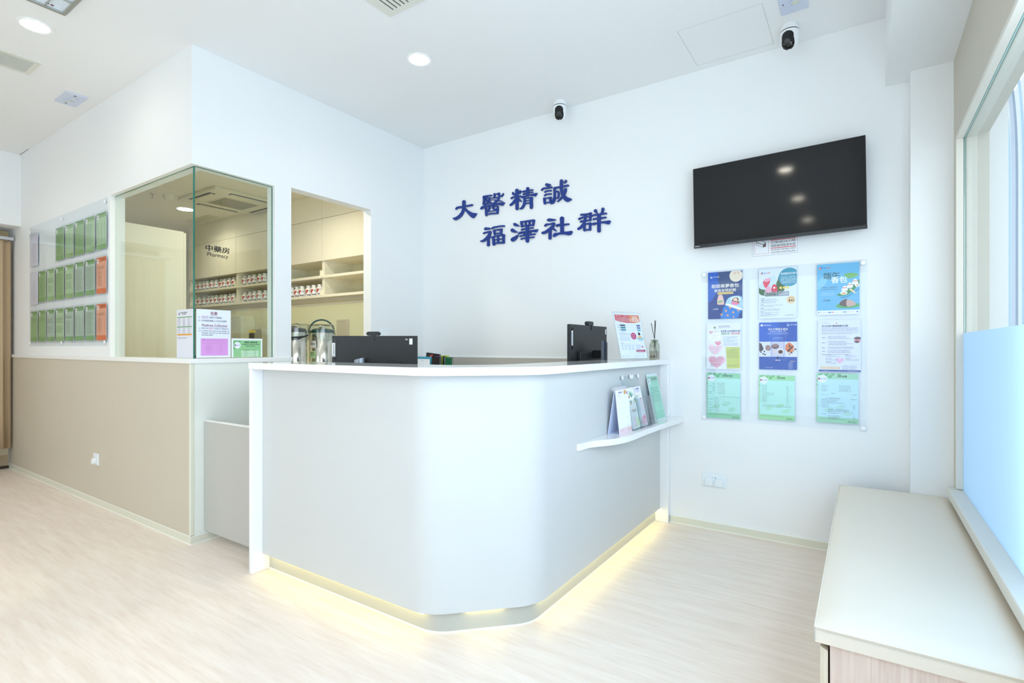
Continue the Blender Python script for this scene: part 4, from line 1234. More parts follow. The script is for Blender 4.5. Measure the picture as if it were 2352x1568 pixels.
GRN = dict(bg=(150, 212, 172), in_=(190, 236, 224), leaf=(104, 176, 124))
def fee_sheet(s, title, kind, bg, inn, leaf, seed, tsize=0.045, tu=0.62, tw=0.28):
    R = random.Random(seed)
    s.rect(0, 0, 1, 1, bg, 1)
    for (u, v, r_) in [(0.10, 0.015, .06), (0.24, 0.02, .06), (0.33, 0.065, .055), (0.40, 0.015, .05), (0.55, 0.02, .05), (0.02, 0.15, .03), (0.015, 0.24, .03)]:
        vmin = max(v - r_ * 0.7, 0.0)
        s.poly([(max(u - r_, 0), v), (u - r_ * 0.2, vmin), (u + r_ * 0.6, vmin), (u + r_, v), (u, v + r_ * 0.75)], leaf, 1.5)
    s.rect(0.03, 0.115, 1.0, 0.885, inn, 2)
    for (u, v) in [(0.45, 0.70), (0.62, 0.82), (0.16, 0.76)]:
        s.poly([(u, v), (u + 0.12, v - 0.07), (u + 0.26, v - 0.06), (u + 0.15, v + 0.03)], tuple(int(a * 0.6 + b * 0.4) for a, b in zip(inn, bg)), 2.3, 3)
    s.oval(0.14, 0.115, 0.115, None, (236, 242, 250), 3, 26)
    asp = s.w / s.h
    s.oval(0.06, 0.115, 0.030, None, (238, 130, 90), 4, 14)
    s.oval(0.068, 0.110, 0.020, None, (36, 70, 140), 5, 12)
    s.text('浸大中醫', 0.10, 0.121, 0.026, (70, 120, 190), 5, 'L', width=0.13)
    s.text(title, tu, 0.075, tsize, (60, 70, 66), 4, 'C', 0.012, width=tw)
    TX = (96, 122, 122)
    if kind == 'table':
        for i in range(9):
            v = 0.215 + i * 0.030
            s.rect(0.20, v - 0.008, 0.97, v - 0.0065, (160, 206, 196), 3)
            s.lines(0.32, v, 0.56, 1, 0.02, 0.010, TX, 4, 0.1, rnd=R)
        s.lines(0.05, 0.29, 0.14, 1, 0.02, 0.010, TX, 4, 0, rnd=R)
        for v in (0.24, 0.30, 0.345, 0.39):
            s.lines(0.17, v, 0.26, 1, 0.02, 0.012, TX, 4, 0, rnd=R)
        for v in (0.418, 0.448):
            s.lines(0.04, v, 0.16, 1, 0.02, 0.012, TX, 4, 0, rnd=R)
        for i in range(7):
            u = 0.39 + i * 0.098
            s.rect(u, 0.505, u + 0.003, 0.885, (140, 190, 176), 3)
            if i < 6:
                s.lines(u + 0.02, 0.512, u + 0.08, 1, 0.02, 0.012, TX, 4, 0, rnd=R)
        for i in range(10):
            v = 0.535 + i * 0.038
            s.rect(0.03, v - 0.006, 0.975, v - 0.0045, (140, 190, 176), 3)
            if i < 9:
                s.lines(0.23, v + 0.006, 0.37, 1, 0.02, 0.013, TX, 4, 0, rnd=R)
                s.oval(0.44 + 0.098 * R.randint(0, 5), v + 0.012, 0.008, None, TX, 4, 8)
        for v in (0.575, 0.655, 0.71, 0.77, 0.81, 0.845):
            s.lines(0.04, v, 0.20, 1, 0.02, 0.012, TX, 4, 0.1, rnd=R)
    elif kind == 'list':
        for i in range(12):
            v = 0.225 + i * 0.0345
            s.lines(0.045, v, 0.065, 1, 0.02, 0.008, TX, 4, 0, rnd=R)
            s.lines(0.09, v, 0.24 if i not in (5, 6) else 0.44, 1, 0.02, 0.012, TX, 4, 0.1, rnd=R)
            s.lines(0.77, v + 0.006, 0.82, 1, 0.02, 0.012, TX, 4, 0, rnd=R)
            s.rect(0.09, v + 0.022, 0.96, v + 0.023, (160, 214, 200), 3)
        s.lines(0.09, 0.665, 0.90, 2, 0.033, 0.012, TX, 4, 0.1, rnd=R)
    elif kind == 'dense':
        for i, v in enumerate((0.25, 0.285, 0.32, 0.35)):
            s.lines(0.05, v, 0.065, 1, 0.02, 0.008, TX, 4, 0, rnd=R)
            s.lines(0.12, v, 0.30, 1, 0.02, 0.012, TX, 4, 0.5, rnd=R)
            s.lines(0.54, v - 0.005, 0.84, 1, 0.02, 0.012, TX, 4, 0.1, rnd=R)
        s.lines(0.36, 0.40, 0.46, 1, 0.02, 0.012, TX, 4, 0, rnd=R).lines(0.86, 0.41, 0.95, 1, 0.02, 0.014, TX, 4, 0, rnd=R)
        s.lines(0.12, 0.43, 0.28, 1, 0.02, 0.012, TX, 4, 0, rnd=R)
        s.lines(0.25, 0.49, 0.58, 1, 0.02, 0.014, TX, 4, 0, rnd=R).lines(0.83, 0.505, 0.97, 1, 0.02, 0.014, TX, 4, 0, rnd=R)
        s.lines(0.12, 0.515, 0.72, 4, 0.025, 0.011, TX, 4, 0.5, rnd=R)
        for v in (0.62, 0.65, 0.68):
            s.lines(0.05, v, 0.065, 1, 0.02, 0.008, TX, 4, 0, rnd=R)
            s.lines(0.12, v, 0.32, 1, 0.02, 0.012, TX, 4, 0.3, rnd=R)
            s.lines(0.87, v + 0.01, 0.92, 1, 0.02, 0.012, TX, 4, 0, rnd=R)
        s.lines(0.28, 0.72, 0.78, 3, 0.024, 0.012, TX, 4, 0.05, rnd=R)
        for v in (0.80, 0.85, 0.875, 0.905):
            s.lines(0.28, v, 0.62, 1, 0.02, 0.012, TX, 4, 0.4, rnd=R)
            s.lines(0.87, v, 0.92, 1, 0.02, 0.012, TX, 4, 0, rnd=R)
        s.lines(0.12, 0.82, 0.25, 1, 0.02, 0.012, TX, 4, 0, rnd=R)
    s.lines(0.06, 0.915, 0.70, 1, 0.02, 0.010, (90, 130, 110), 4, 0, rnd=R)
    s.lines(0.76, 0.945, 0.96, 2, 0.022, 0.012, (50, 80, 64), 4, 0.1, rnd=R)
for (xc, z0, title, kind, lb, seed, w_, h_, g_) in [
        (-0.742, 0.722, '駐診應診時間', 'table', 'green timetable poster with a ruled grid, bottom left', 11, 0.202, 0.288, ((150, 214, 176), (188, 238, 226), (108, 180, 130))),
        (-0.4365, 0.735, '診所收費', 'list', 'green price list poster of twelve short lines, bottom middle', 12, 0.197, 0.270, ((166, 226, 172), (188, 240, 228), (126, 196, 126))),
        (-0.125, 0.741, '診所收費', 'dense', 'green price poster with dense paragraphs, bottom right', 13, 0.204, 0.284, ((168, 222, 190), (196, 236, 248), (124, 186, 136)))]:
    t, s = poster('poster', lb, xc, z0, w_, h_)
    fee_sheet(s, title, kind, g_[0], g_[1], g_[2], seed, tw=0.30 if kind == 'table' else 0.22)
    sleeve(t, w_ + 0.018, h_ + 0.024, 0.010)
    s.build(t)

# ================================================================= FEE NOTICES ON THE LEFT WALL
GA = ((146, 182, 124), (176, 206, 162), (112, 154, 92))
GB = ((128, 172, 116), (176, 198, 178), (92, 142, 84))
GC = ((128, 168, 106), (150, 184, 128), (100, 144, 82))
OR = ((226, 122, 74), (232, 170, 140), (214, 110, 60))
def notice(col, row, z0, pal, lb, seed, kind):
    xc = -4.655 - 0.2165 * col
    t = thing('fee_notice', lb, 'notice', (xc, YC - 0.0115, z0), group='laminated notices on the left wall board')
    s = Sheet(0.182, 0.268)
    R = random.Random(seed)
    bg, inn, leaf = pal
    s.rect(0, 0, 1, 1, bg, 1)
    s.rect(0.0, 0.13, 1, 0.86, inn, 2)
    s.rect(0.0, 0.0, 0.35, 0.06, leaf, 1.5)
    s.oval(0.15, 0.10, 0.10, None, (232, 232, 224), 3, 22)
    s.oval(0.15, 0.10, 0.03, None, (90, 110, 150), 4, 12)
    TX = (58, 78, 52) if pal is not OR else (110, 62, 46)
    s.lines(0.42, 0.04, 0.90, 1 if kind != 'two' else 2, 0.035, 0.022, TX, 4, 0.05, rnd=R)
    if kind == 'short':
        s.lines(0.10, 0.23, 0.92, 5, 0.026, 0.010, TX, 4, 0.1, rnd=R)
        s.lines(0.10, 0.42, 0.70, 1, 0.026, 0.010, TX, 4, 0.1, rnd=R)
    elif kind == 'long':
        s.lines(0.08, 0.21, 0.92, 24, 0.0255, 0.009, TX, 4, 0.35, rnd=R)
    elif kind == 'bold':
        s.lines(0.08, 0.28, 0.92, 5, 0.036, 0.015, TX, 4, 0.2, rnd=R)
        s.lines(0.08, 0.52, 0.92, 8, 0.028, 0.010, TX, 4, 0.4, rnd=R)
    elif kind == 'two':
        s.lines(0.08, 0.25, 0.92, 3, 0.03, 0.013, TX, 4, 0.2, rnd=R)
        s.lines(0.10, 0.38, 0.60, 16, 0.026, 0.010, TX, 4, 0.3, rnd=R)
        for i in range(14):
            s.lines(0.84, 0.38 + i * 0.026, 0.92, 1, 0.02, 0.010, TX, 4, 0, rnd=R)
    elif kind == 'columns':
        s.lines(0.06, 0.26, 0.30, 18, 0.032, 0.010, TX, 4, 0.4, rnd=R)
        s.lines(0.42, 0.26, 0.66, 18, 0.032, 0.010, TX, 4, 0.4, rnd=R)
        s.lines(0.80, 0.26, 0.92, 18, 0.032, 0.010, TX, 4, 0.2, rnd=R)
    s.lines(0.70, 0.91, 0.92, 2, 0.03, 0.010, TX, 4, 0.3, rnd=R)
    G().box(-0.105, 0.105, -0.0032, -0.0029, -0.016, 0.281).build('clear_sleeve', FILM, t)
    s.build(t)
top = ['long', 'columns', 'columns', 'long', 'columns']
WORD = ['first', 'second', 'third', 'fourth', 'fifth', 'sixth', 'seventh', 'eighth', 'ninth', 'tenth', 'eleventh', 'twelfth']
for c in range(5):
    notice(c, 0, 1.895, [GA, GA, GC, GA, GC][c], 'green laminated fee notice, %s from the right in the top row' % WORD[c], 100 + c, ['columns', 'long', 'columns', 'columns', 'long'][c])
for c in range(7):
    pal = OR if c == 0 else [GB, GB, GA, GC, GA, GC][c - 1]
    lb = 'orange laminated notice at the right end of the middle row' if c == 0 else 'green laminated notice, %s from the right in the middle row' % WORD[c]
    notice(c, 1, 1.570, pal, lb, 200 + c, ['two', 'long', 'long', 'bold', 'long', 'bold', 'long'][c])
for c in range(8):
    pal = OR if c == 0 else [GB, GB, GB, GA, GB, GC, GC][c - 1]
    lb = 'orange laminated notice at the right end of the bottom row' if c == 0 else 'green laminated notice, %s from the right in the bottom row' % WORD[c]
    notice(c, 2, 1.226, pal, lb, 300 + c, ['two', 'long', 'columns', 'two', 'bold', 'bold', 'short', 'short'][c])
for z0, lb in ((1.90, 'grey-white laminated notice standing off the upper left of the board'), (1.555, 'plain white laminated notice at the left end of the middle row')):
    t = thing('paper_notice', lb, 'notice', (-6.17, YC - 0.0115, z0), group='laminated notices on the left wall board')
    s = Sheet(0.200, 0.285)
    s.rect(0, 0, 1, 1, (222, 220, 228), 1)
    s.lines(0.2, 0.3, 0.85, 20, 0.03, 0.009, (186, 180, 192), 3, 0.3, rnd=random.Random(9))
    G().box(-0.105, 0.105, -0.0032, -0.0029, -0.006, 0.291).build('clear_sleeve', FILM, t)
    s.build(t)

# ================================================================= NOTICES ON THE CORNER GLASS
t = thing('opening_hours_notice', 'white timetable sheet taped on the front glass left of the green edge', 'notice', (-3.475, YC + 0.0245, 1.108))
s = Sheet(0.204, 0.300)
s.rect(0, 0, 1, 1, (222, 224, 234), 1)
s.poly([(0.13, 0.07), (0.18, 0.06), (0.18, 0.11), (0.13, 0.11)], (60, 64, 90), 3)
s.text('香港浸會大學中醫藥診所', 0.23, 0.075, 0.028, (50, 54, 70), 4, width=0.44)
s.text('應診時間表', 0.34, 0.105, 0.026, (50, 54, 70), 4, width=0.26)
for v0, n in ((0.15, 8), (0.35, 5)):
    s.rect(0.04, v0, 0.94, v0 + 0.018, (120, 176, 120), 3)
    s.frame(0.04, v0, 0.94, v0 + 0.025 + n * 0.0225, 0.0006, (150, 154, 164), 3)
    for k in range(3):
        s.lines(0.08 + k * 0.30, v0 + 0.03, 0.26 + k * 0.30, n, 0.022, 0.009, (130, 132, 146), 4, 0.2)
s.rect(0.04, 0.50, 0.94, 0.535, (240, 180, 84), 3)
s.lines(0.06, 0.512, 0.92, 1, 0.02, 0.010, (130, 96, 60), 4, 0)
s.lines(0.06, 0.57, 0.92, 2, 0.02, 0.009, (110, 112, 130), 4, 0.5)
s.build(t)
t = thing('collection_notice', 'white medicine collection notice with pink receipt copy on the side glass', 'notice', (XA - 0.0245, 1.6905, 1.110), rotz=PI / 2)
s = Sheet(0.208, 0.298)
s.rect(0, 0, 1, 1, (232, 238, 252), 1)
s.text('取藥', 0.50, 0.105, 0.072, (150, 52, 74), 4, 'C', 0.012, width=0.20)
s.rect(0.39, 0.12, 0.61, 0.1245, (150, 52, 74), 3)
s.text('(1)', 0.05, 0.175, 0.038, (70, 74, 96), 4, width=0.065)
s.frame(0.15, 0.135, 0.34, 0.195, 0.0006, (220, 90, 120), 3)
s.text('粉紅色', 0.165, 0.18, 0.044, (150, 120, 150), 4, width=0.16)
s.text('收據交予配藥員', 0.36, 0.18, 0.042, (70, 74, 96), 4, width=0.37)
s.text('(2)', 0.05, 0.245, 0.038, (70, 74, 96), 4, width=0.065)
s.text('核對藥袋標籤上之姓名及劑數', 0.15, 0.25, 0.042, (70, 74, 96), 4, width=0.72)
s.text('Medicine Collection', 0.15, 0.35, 0.070, (130, 44, 84), 4, 'L', 0.010, width=0.74)
s.rect(0.15, 0.363, 0.89, 0.367, (130, 44, 84), 3)
s.text('(1)', 0.06, 0.405, 0.036, (90, 94, 116), 4, width=0.06)
s.text('Give the', 0.15, 0.405, 0.040, (84, 88, 110), 4, 'L', 0.006, width=0.19)
s.text('pink', 0.36, 0.405, 0.040, (210, 96, 150), 4, 'L', 0.01, width=0.11)
s.text('receipt to dispenser', 0.49, 0.405, 0.040, (84, 88, 110), 4, 'L', 0.006, width=0.45)
s.text('(2)', 0.06, 0.455, 0.036, (90, 94, 116), 4, width=0.06)
s.text('Confirm the name and number of', 0.15, 0.455, 0.040, (84, 88, 110), 4, 'L', 0.006, width=0.81)
s.text('dosages shown on the medicine', 0.15, 0.497, 0.040, (84, 88, 110), 4, 'L', 0.006, width=0.81)
s.text('packing label', 0.15, 0.54, 0.040, (84, 88, 110), 4, 'L', 0.006, width=0.31)
s.rect(0.12, 0.60, 0.92, 0.955, (222, 160, 226), 2)
s.text('C', 0.18, 0.645, 0.045, (90, 70, 130), 4, 'L', 0.02)
s.lines(0.28, 0.615, 0.85, 3, 0.022, 0.008, (178, 120, 196), 3, 0.4)
s.lines(0.16, 0.70, 0.90, 1, 0.03, 0.009, (178, 120, 196), 3, 0.2)
s.lines(0.27, 0.74, 0.50, 8, 0.021, 0.008, (170, 112, 190), 3, 0.5)
s.lines(0.66, 0.74, 0.78, 7, 0.024, 0.008, (178, 120, 196), 3, 0.5)
for k in range(12):
    for u in (0.128, 0.905):
        s.rect(u, 0.615 + k * 0.027, u + 0.010, 0.625 + k * 0.027, (238, 214, 240), 3)
s.build(t)
t = thing('delivery_notice', 'small green delivery charge notice at the lower corner of the side glass', 'notice', (XA - 0.0245, 1.9035, 1.110), rotz=PI / 2)
s = Sheet(0.206, 0.122)
s.rect(0, 0, 1, 1, (240, 246, 248), 1)
s.rect(0.05, 0.10, 0.95, 0.99, (150, 204, 150), 2)
s.poly([(0.05, 0.10), (0.30, 0.10), (0.22, 0.45), (0.05, 0.60)], (122, 184, 124), 2.3)
s.oval(0.18, 0.36, 0.105, None, (238, 242, 250), 3)
s.oval(0.115, 0.36, 0.028, None, (56, 96, 160), 4, 12)
s.oval(0.13, 0.37, 0.016, None, (232, 120, 80), 5, 12)
s.text('浸大中醫', 0.15, 0.39, 0.07, (90, 120, 180), 5, width=0.11)
s.text('送藥到戶服務收費', 0.61, 0.245, 0.11, (40, 66, 50), 4, 'C', 0.01, width=0.44)
s.text('Charges for Chinese medicine', 0.61, 0.34, 0.085, (40, 66, 50), 4, 'C', 0.01, width=0.58)
s.text('delivery service', 0.61, 0.43, 0.085, (40, 66, 50), 4, 'C', 0.01, width=0.30)
s.lines(0.36, 0.60, 0.56, 1, 0.05, 0.03, (60, 90, 66), 4, 0).lines(0.70, 0.60, 0.78, 1, 0.05, 0.03, (60, 90, 66), 4, 0)
for k in range(4):
    v = 0.66 + k * 0.085
    s.rect(0.30, v, 0.88, v + 0.045, (222, 240, 224), 3)
    s.lines(0.40, v + 0.01, 0.50, 1, 0.05, 0.025, (110, 140, 112), 4, 0).lines(0.72, v + 0.01, 0.78, 1, 0.05, 0.025, (110, 140, 112), 4, 0)
s.build(t)

# ================================================================= THINGS ON THE COUNTER TOP
# tilted acrylic poster stand
t = thing('tabletop_poster', 'clear stand with an orange-headed flyer on the counter top', 'sign stand', (-1.175, 3.12, 1.0955), rot=(0, 0, math.radians(64)))
E1 = bpy.data.objects.new('sign_face', None)
s = Sheet(0.215, 0.290)
s.rect(0, 0, 1, 1, (238, 240, 252), 1)
s.poly([(0.03, 0.035), (0.97, 0.035), (0.97, 0.185), (0.75, 0.215), (0.45, 0.215), (0.2, 0.195), (0.03, 0.165)], (220, 108, 110), 2)
s.poly([(0.55, 0.035), (0.97, 0.035), (0.97, 0.185), (0.75, 0.215), (0.58, 0.17)], (236, 140, 104), 2.4)
s.lines(0.08, 0.095, 0.60, 4, 0.024, 0.014, (246, 214, 222), 4, 0.05)
s.text('2025', 0.78, 0.115, 0.075, (255, 250, 240), 5, 'C', 0.03, width=0.22)
s.text('三伏天灸', 0.76, 0.185, 0.085, (255, 250, 240), 5, 'C', 0.03, width=0.36)
s.oval(0.10, 0.062, 0.016, None, (250, 240, 244), 4, 10).oval(0.40, 0.062, 0.016, None, (250, 240, 244), 4, 10)
s.lines(0.13, 0.055, 0.30, 1, 0.02, 0.012, (250, 220, 226), 4, 0).lines(0.43, 0.055, 0.52, 1, 0.02, 0.012, (250, 220, 226), 4, 0)
for k, c in enumerate([(84, 92, 108), (80, 140, 146), (96, 154, 162)]):
    v = 0.255 + k * 0.052
    s.lines(0.09, v + 0.008, 0.17, 1, 0.02, 0.016, (90, 100, 120), 4, 0)
    s.rect(0.18, v, 0.37, v + 0.036, c, 3)
    s.lines(0.40, v + 0.01, 0.80, 1, 0.02, 0.008, (176, 190, 206), 4, 0, 1.2)
    s.poly([(0.81, v), (0.93, v), (0.96, v + 0.018), (0.93, v + 0.036), (0.81, v + 0.036)], [(96, 108, 150), (90, 120, 160), (110, 176, 196)][k], 3)
s.lines(0.08, 0.43, 0.36, 1, 0.02, 0.008, (110, 120, 140), 4, 0)
s.lines(0.08, 0.45, 0.56, 3, 0.02, 0.008, (150, 156, 170), 4, 0.1)
s.lines(0.08, 0.53, 0.50, 5, 0.02, 0.008, (150, 156, 170), 4, 0.1)
s.oval(0.62, 0.51, 0.105, 0.078, (200, 70, 120), 4)
s.lines(0.56, 0.47, 0.68, 3, 0.036, 0.012, (246, 214, 230), 5, 0)
s.oval(0.85, 0.46, 0.045, None, (60, 50, 54), 5, 16)
s.poly([(0.76, 0.56), (0.82, 0.50), (0.90, 0.50), (0.96, 0.57)], (240, 190, 140), 4)
s.rect(0.74, 0.555, 0.99, 0.58, (150, 206, 206), 6)
s.lines(0.80, 0.595, 0.94, 1, 0.02, 0.016, (70, 150, 180), 5, 0)
s.lines(0.08, 0.66, 0.20, 1, 0.02, 0.012, (90, 96, 110), 4, 0).lines(0.08, 0.685, 0.42, 1, 0.02, 0.008, (120, 126, 140), 4, 0)
for k in range(4):
    for v in (0.715, 0.775):
        s.lines(0.08 + 0.13 * k, v, 0.18 + 0.13 * k, 3, 0.014, 0.007, (120, 126, 150), 4, 0.2)
s.lines(0.64, 0.70, 0.88, 6, 0.018, 0.007, (140, 150, 176), 4, 0.4)
s.oval(0.89, 0.75, 0.025, 0.022, (230, 90, 140), 4, 14)
s.rect(0.62, 0.815, 0.97, 0.865, (192, 84, 116), 4)
s.lines(0.65, 0.83, 0.90, 2, 0.016, 0.008, (246, 220, 230), 5, 0.1)
s.lines(0.68, 0.885, 0.92, 1, 0.02, 0.008, (230, 150, 170), 4, 0)
for u in (0.08, 0.30, 0.56, 0.85):
    s.oval(u, 0.955, 0.012, None, (60, 140, 210), 4, 10)
s.lines(0.11, 0.95, 0.27, 1, 0.02, 0.007, (150, 160, 180), 4, 0).lines(0.60, 0.95, 0.80, 1, 0.02, 0.007, (150, 160, 180), 4, 0)
TILT = math.radians(-15)
def tilt(g):
    c, sn = math.cos(TILT), math.sin(TILT)
    g.v = [(x, y * c - z * sn * 1.0, y * sn + z * c + 0.012) for x, y, z in g.v]
    return g
g = G().box(-0.1075, 0.1075, -0.0004, 0.0008, 0, 0.290)
tilt(g).build('paper', PAPER, t)
tilt(s.art).build('artwork', None, t, recalc=False)
tilt(s.txt).build('lettering', None, t, recalc=False)
g = G().box(-0.115, 0.115, -0.0045, -0.0025, -0.008, 0.300).box(-0.115, 0.115, 0.002, 0.004, -0.008, 0.300)
tilt(g).build('acrylic_sleeve', ACRYL, t, split=True)
G().box(-0.115, 0.115, -0.004, 0.085, 0.0005, 0.0035).build('acrylic_foot', ACRYL, t)

# reed diffuser
t = thing('reed_diffuser', 'glass reed diffuser with black sticks at the right end of the counter', 'diffuser', (-1.145, 3.405, 1.0955))
g = G()
def arch(w_, h_, r_, d0, d1):
    pts = [(-w_, 0), (w_, 0), (w_, h_ - r_)]
    pts += [(w_ - r_ + r_ * math.cos(a_ * PI / 16), h_ - r_ + r_ * math.sin(a_ * PI / 16)) for a_ in range(1, 8)]
    pts += [(0.014, h_), (0.012, h_ + 0.020), (-0.012, h_ + 0.020), (-0.014, h_)]
    pts += [(-w_ + r_ + r_ * math.cos(a_ * PI / 16), h_ - r_ + r_ * math.sin(a_ * PI / 16)) for a_ in range(9, 16)]
    pts += [(-w_, h_ - r_)]
    return pts
g.prism(arch(0.042, 0.110, 0.030, 0, 0), -0.022, 0.022, axis='x')
g.build('bottle', clear('diffuser_glass', (222, 226, 216), gloss=2.0), t, bevel=0.003)
G().prism([(y * 0.88, 0.004 + z * 0.45) for y, z in arch(0.042, 0.110, 0.030, 0, 0)][:3] + [(0.037, 0.055), (-0.037, 0.055)] + [(-0.037, 0.004)], -0.018, 0.018, axis='x').build('liquid', clear('diffuser_oil', (226, 214, 204), gloss=1.0), t)
G().lathe([(0.013, 0.110), (0.0135, 0.132), (0.009, 0.134)], 16).build('neck', clear('diffuser_glass'), t, smooth=True)
G().tube([(0.0135 * math.cos(a_ * PI / 8), 0.0135 * math.sin(a_ * PI / 8), 0.131) for a_ in range(17)], 0.0018, 6).build('neck_tie', PAPER, t)
for k, (a0, a1) in enumerate([((0.004, -0.026), (-0.010, 0.062)), ((-0.003, 0.004), (0.004, -0.006)), ((0.002, 0.030), (-0.002, -0.014))]):
    G().tube([(a0[0], a1[1] * 0.55 if k else 0.036, 0.010), (0.0, 0.0, 0.132), (a0[1] * 0.1, (-0.058, 0.006, 0.014)[k], (0.236, 0.258, 0.254)[k])], 0.0021, 8).build('reed', BLACK, t)

# monitors
def monitor(name, label, loc, rotz, w_, h_, zb, arm_side):
    """back of the screen faces local -Y"""
    t = thing(name, label, 'monitor', loc, rotz)
    G().box(-w_ / 2, w_ / 2, 0, 0.014, zb, zb + h_).build('back_cover', BLACK, t, bevel=0.002)
    G().box(-w_ / 2 + 0.001, w_ / 2 - 0.001, 0.014, 0.020, zb + 0.001, zb + h_ - 0.001).build('front_frame', mat('monitor_rim', (44, 52, 62), rough=0.35), t)
    G().box(-w_ / 2 + 0.008, w_ / 2 - 0.008, 0.0202, 0.0210, zb + 0.02, zb + h_ - 0.008).build('screen', SCREEN, t)
    G().box(-w_ * 0.32, w_ * 0.30, -0.022, 0.0, zb + 0.012, zb + h_ * 0.48).build('electronics_housing', BLACK, t, bevel=0.003)
    return t
m1 = monitor('monitor', 'black monitor seen from behind at the middle of the counter', (-2.59, 2.300, 0.7405), math.radians(33), 0.545, 0.325, 0.182, 0)
g = G().prism([(-0.030, 0.0), (0.030, 0.0), (0.030, 0.372), (-0.030, 0.350)], -0.062, -0.030, axis='y')
g = G()
for k in range(1):
    pts = [(0.033 * math.cos(a_ * PI / 10), -0.045 - 0.022 * math.sin(a_ * PI / 10)) for a_ in range(11)]
    n_ = len(pts)
    vs = [(x - 0.085, y, 0.008) for x, y in pts] + [(x - 0.085, y, 0.362 + x * 0.25) for x, y in pts]
    g.add(vs, [(i, i + 1, n_ + i + 1, n_ + i) for i in range(n_ - 1)] + [tuple(range(n_, 2 * n_)), (0, n_, 2 * n_ - 1, n_ - 1)])
g.build('stand_column', mat('silver_plastic', (158, 166, 176), rough=0.28, metal=0.6), m1, smooth=True)
G().box(-0.16, 0.06, -0.13, 0.10, 0.0, 0.008).build('stand_foot', DGREY, m1, bevel=0.003)
G().box(-0.08, -0.03, -0.045, -0.022, 0.27, 0.33).build('stand_joint', BLACK, m1)
G().box(0.222, 0.242, -0.0012, 0.0, 0.452, 0.490).build('label_sticker', PAPER, m1)
G().box(0.196, 0.212, -0.0012, 0.0, 0.480, 0.488).build('label_sticker', mat('silver_print', (180, 184, 190)), m1)
G().box(-0.271, -0.244, -0.0014, 0.0, 0.360, 0.492).build('sticker_backing', clear('sticker_film', (150, 154, 160)), m1)
G().box(-0.271, -0.252, -0.0026, -0.0015, 0.376, 0.462).build('brand_sticker', PAPER, m1)
def vtext(t, x, z, y, size, width, m, parent, name='brand_lettering', rot90=False, bold=0.02):
    vs, fs, x0, x1 = glyphs(t, bold)
    k = width / (x1 - x0)
    if rot90:
        vv = [(x - yy * size, y - q, z + (xx - x0) * k) for xx, yy, q in vs]
    else:
        vv = [(x + (xx - x0) * k, y - q, z + yy * size) for xx, yy, q in vs]
    G().add(vv, fs).build(name, m, parent, recalc=False)
vtext('Lenovo', -0.2565, 0.382, -0.0030, 0.0165, 0.074, INKB, m1, rot90=True)
G().box(0.098, 0.158, -0.0228, -0.0222, 0.312, 0.328).build('name_plate', DGREY, m1)
vtext('ThinkCentre', 0.104, 0.315, -0.0232, 0.013, 0.048, mat('silver_print', (180, 184, 190)), m1, 'name_lettering')
m2 = monitor('monitor', 'black monitor seen from behind near the right end of the counter', (-1.462, 3.085, 0.7405), PI / 2 - 0.0, 0.542, 0.322, 0.252, 1)
g = G()
pts = [(0.034 * math.cos(a_ * PI / 10), -0.085 - 0.026 * math.sin(a_ * PI / 10)) for a_ in range(11)]
vs = [(x + 0.02, y, 0.008) for x, y in pts] + [(x + 0.02, y, 0.468 - x * 0.30) for x, y in pts]
n_ = 11
g.add(vs, [(i, i + 1, n_ + i + 1, n_ + i) for i in range(n_ - 1)] + [tuple(range(n_, 2 * n_)), (0, n_, 2 * n_ - 1, n_ - 1)])
g.build('stand_column', mat('blue_black_plastic', (40, 46, 58), rough=0.25), m2, smooth=True)
G().box(-0.01, 0.05, -0.088, -0.022, 0.365, 0.415).build('stand_joint', BLACKG, m2, bevel=0.004)
G().box(-0.10, 0.12, -0.14, 0.10, 0.0, 0.008).build('stand_foot', DGREY, m2, bevel=0.003)
G().box(-0.255, -0.232, -0.0012, 0.0, 0.42, 0.553).build('sticker_backing', clear('sticker_film', (150, 154, 160)), m2)
G().box(-0.254, -0.238, -0.0024, -0.0014, 0.445, 0.535).build('brand_sticker', PAPER, m2)
vtext('Lenovo', -0.2425, 0.452, -0.0030, 0.0125, 0.075, INKB, m2, rot90=True)
G().box(0.243, 0.259, -0.0012, 0.0, 0.522, 0.556).build('label_sticker', PAPER, m2)
G().lathe([(0.024, -0.030), (0.026, -0.022)], 20, c=(-0.20, 0, 0.325), axis='y').build('vent_dial', DGREY, m2)
def webcam(label, loc, rotz):
    t = thing('webcam', label, 'webcam', loc, rotz)
    g = G()
    g.prism([(-0.045, 0.010), (-0.036, 0.0), (0.036, 0.0), (0.045, 0.010), (0.045, 0.018), (0.034, 0.026), (-0.034, 0.026), (-0.045, 0.018)], -0.012, 0.012, axis='y')
    g.build('body', BLACK, t, bevel=0.003)
    G().lathe([(0.010, 0.0125), (0.012, 0.017)], 16, c=(0, 0, 0.013), axis='y').build('lens', BLACKG, t)
    G().box(-0.012, 0.012, -0.020, 0.012, -0.010, 0.001).box(-0.012, 0.012, -0.024, -0.016, -0.03, 0.0).build('clip', BLACK, t, split=True)
def on(o, x, y, z):
    return Matrix.Translation(o.location) @ Matrix.Rotation(o.rotation_euler.z, 4, 'Z') @ Vector((x, y, z))
webcam('black webcam clipped on the middle monitor', on(m1, -0.012, 0.020, 0.5085), math.radians(33))
webcam('black webcam clipped on the right-hand monitor', on(m2, 0.035, 0.020, 0.576), PI / 2)

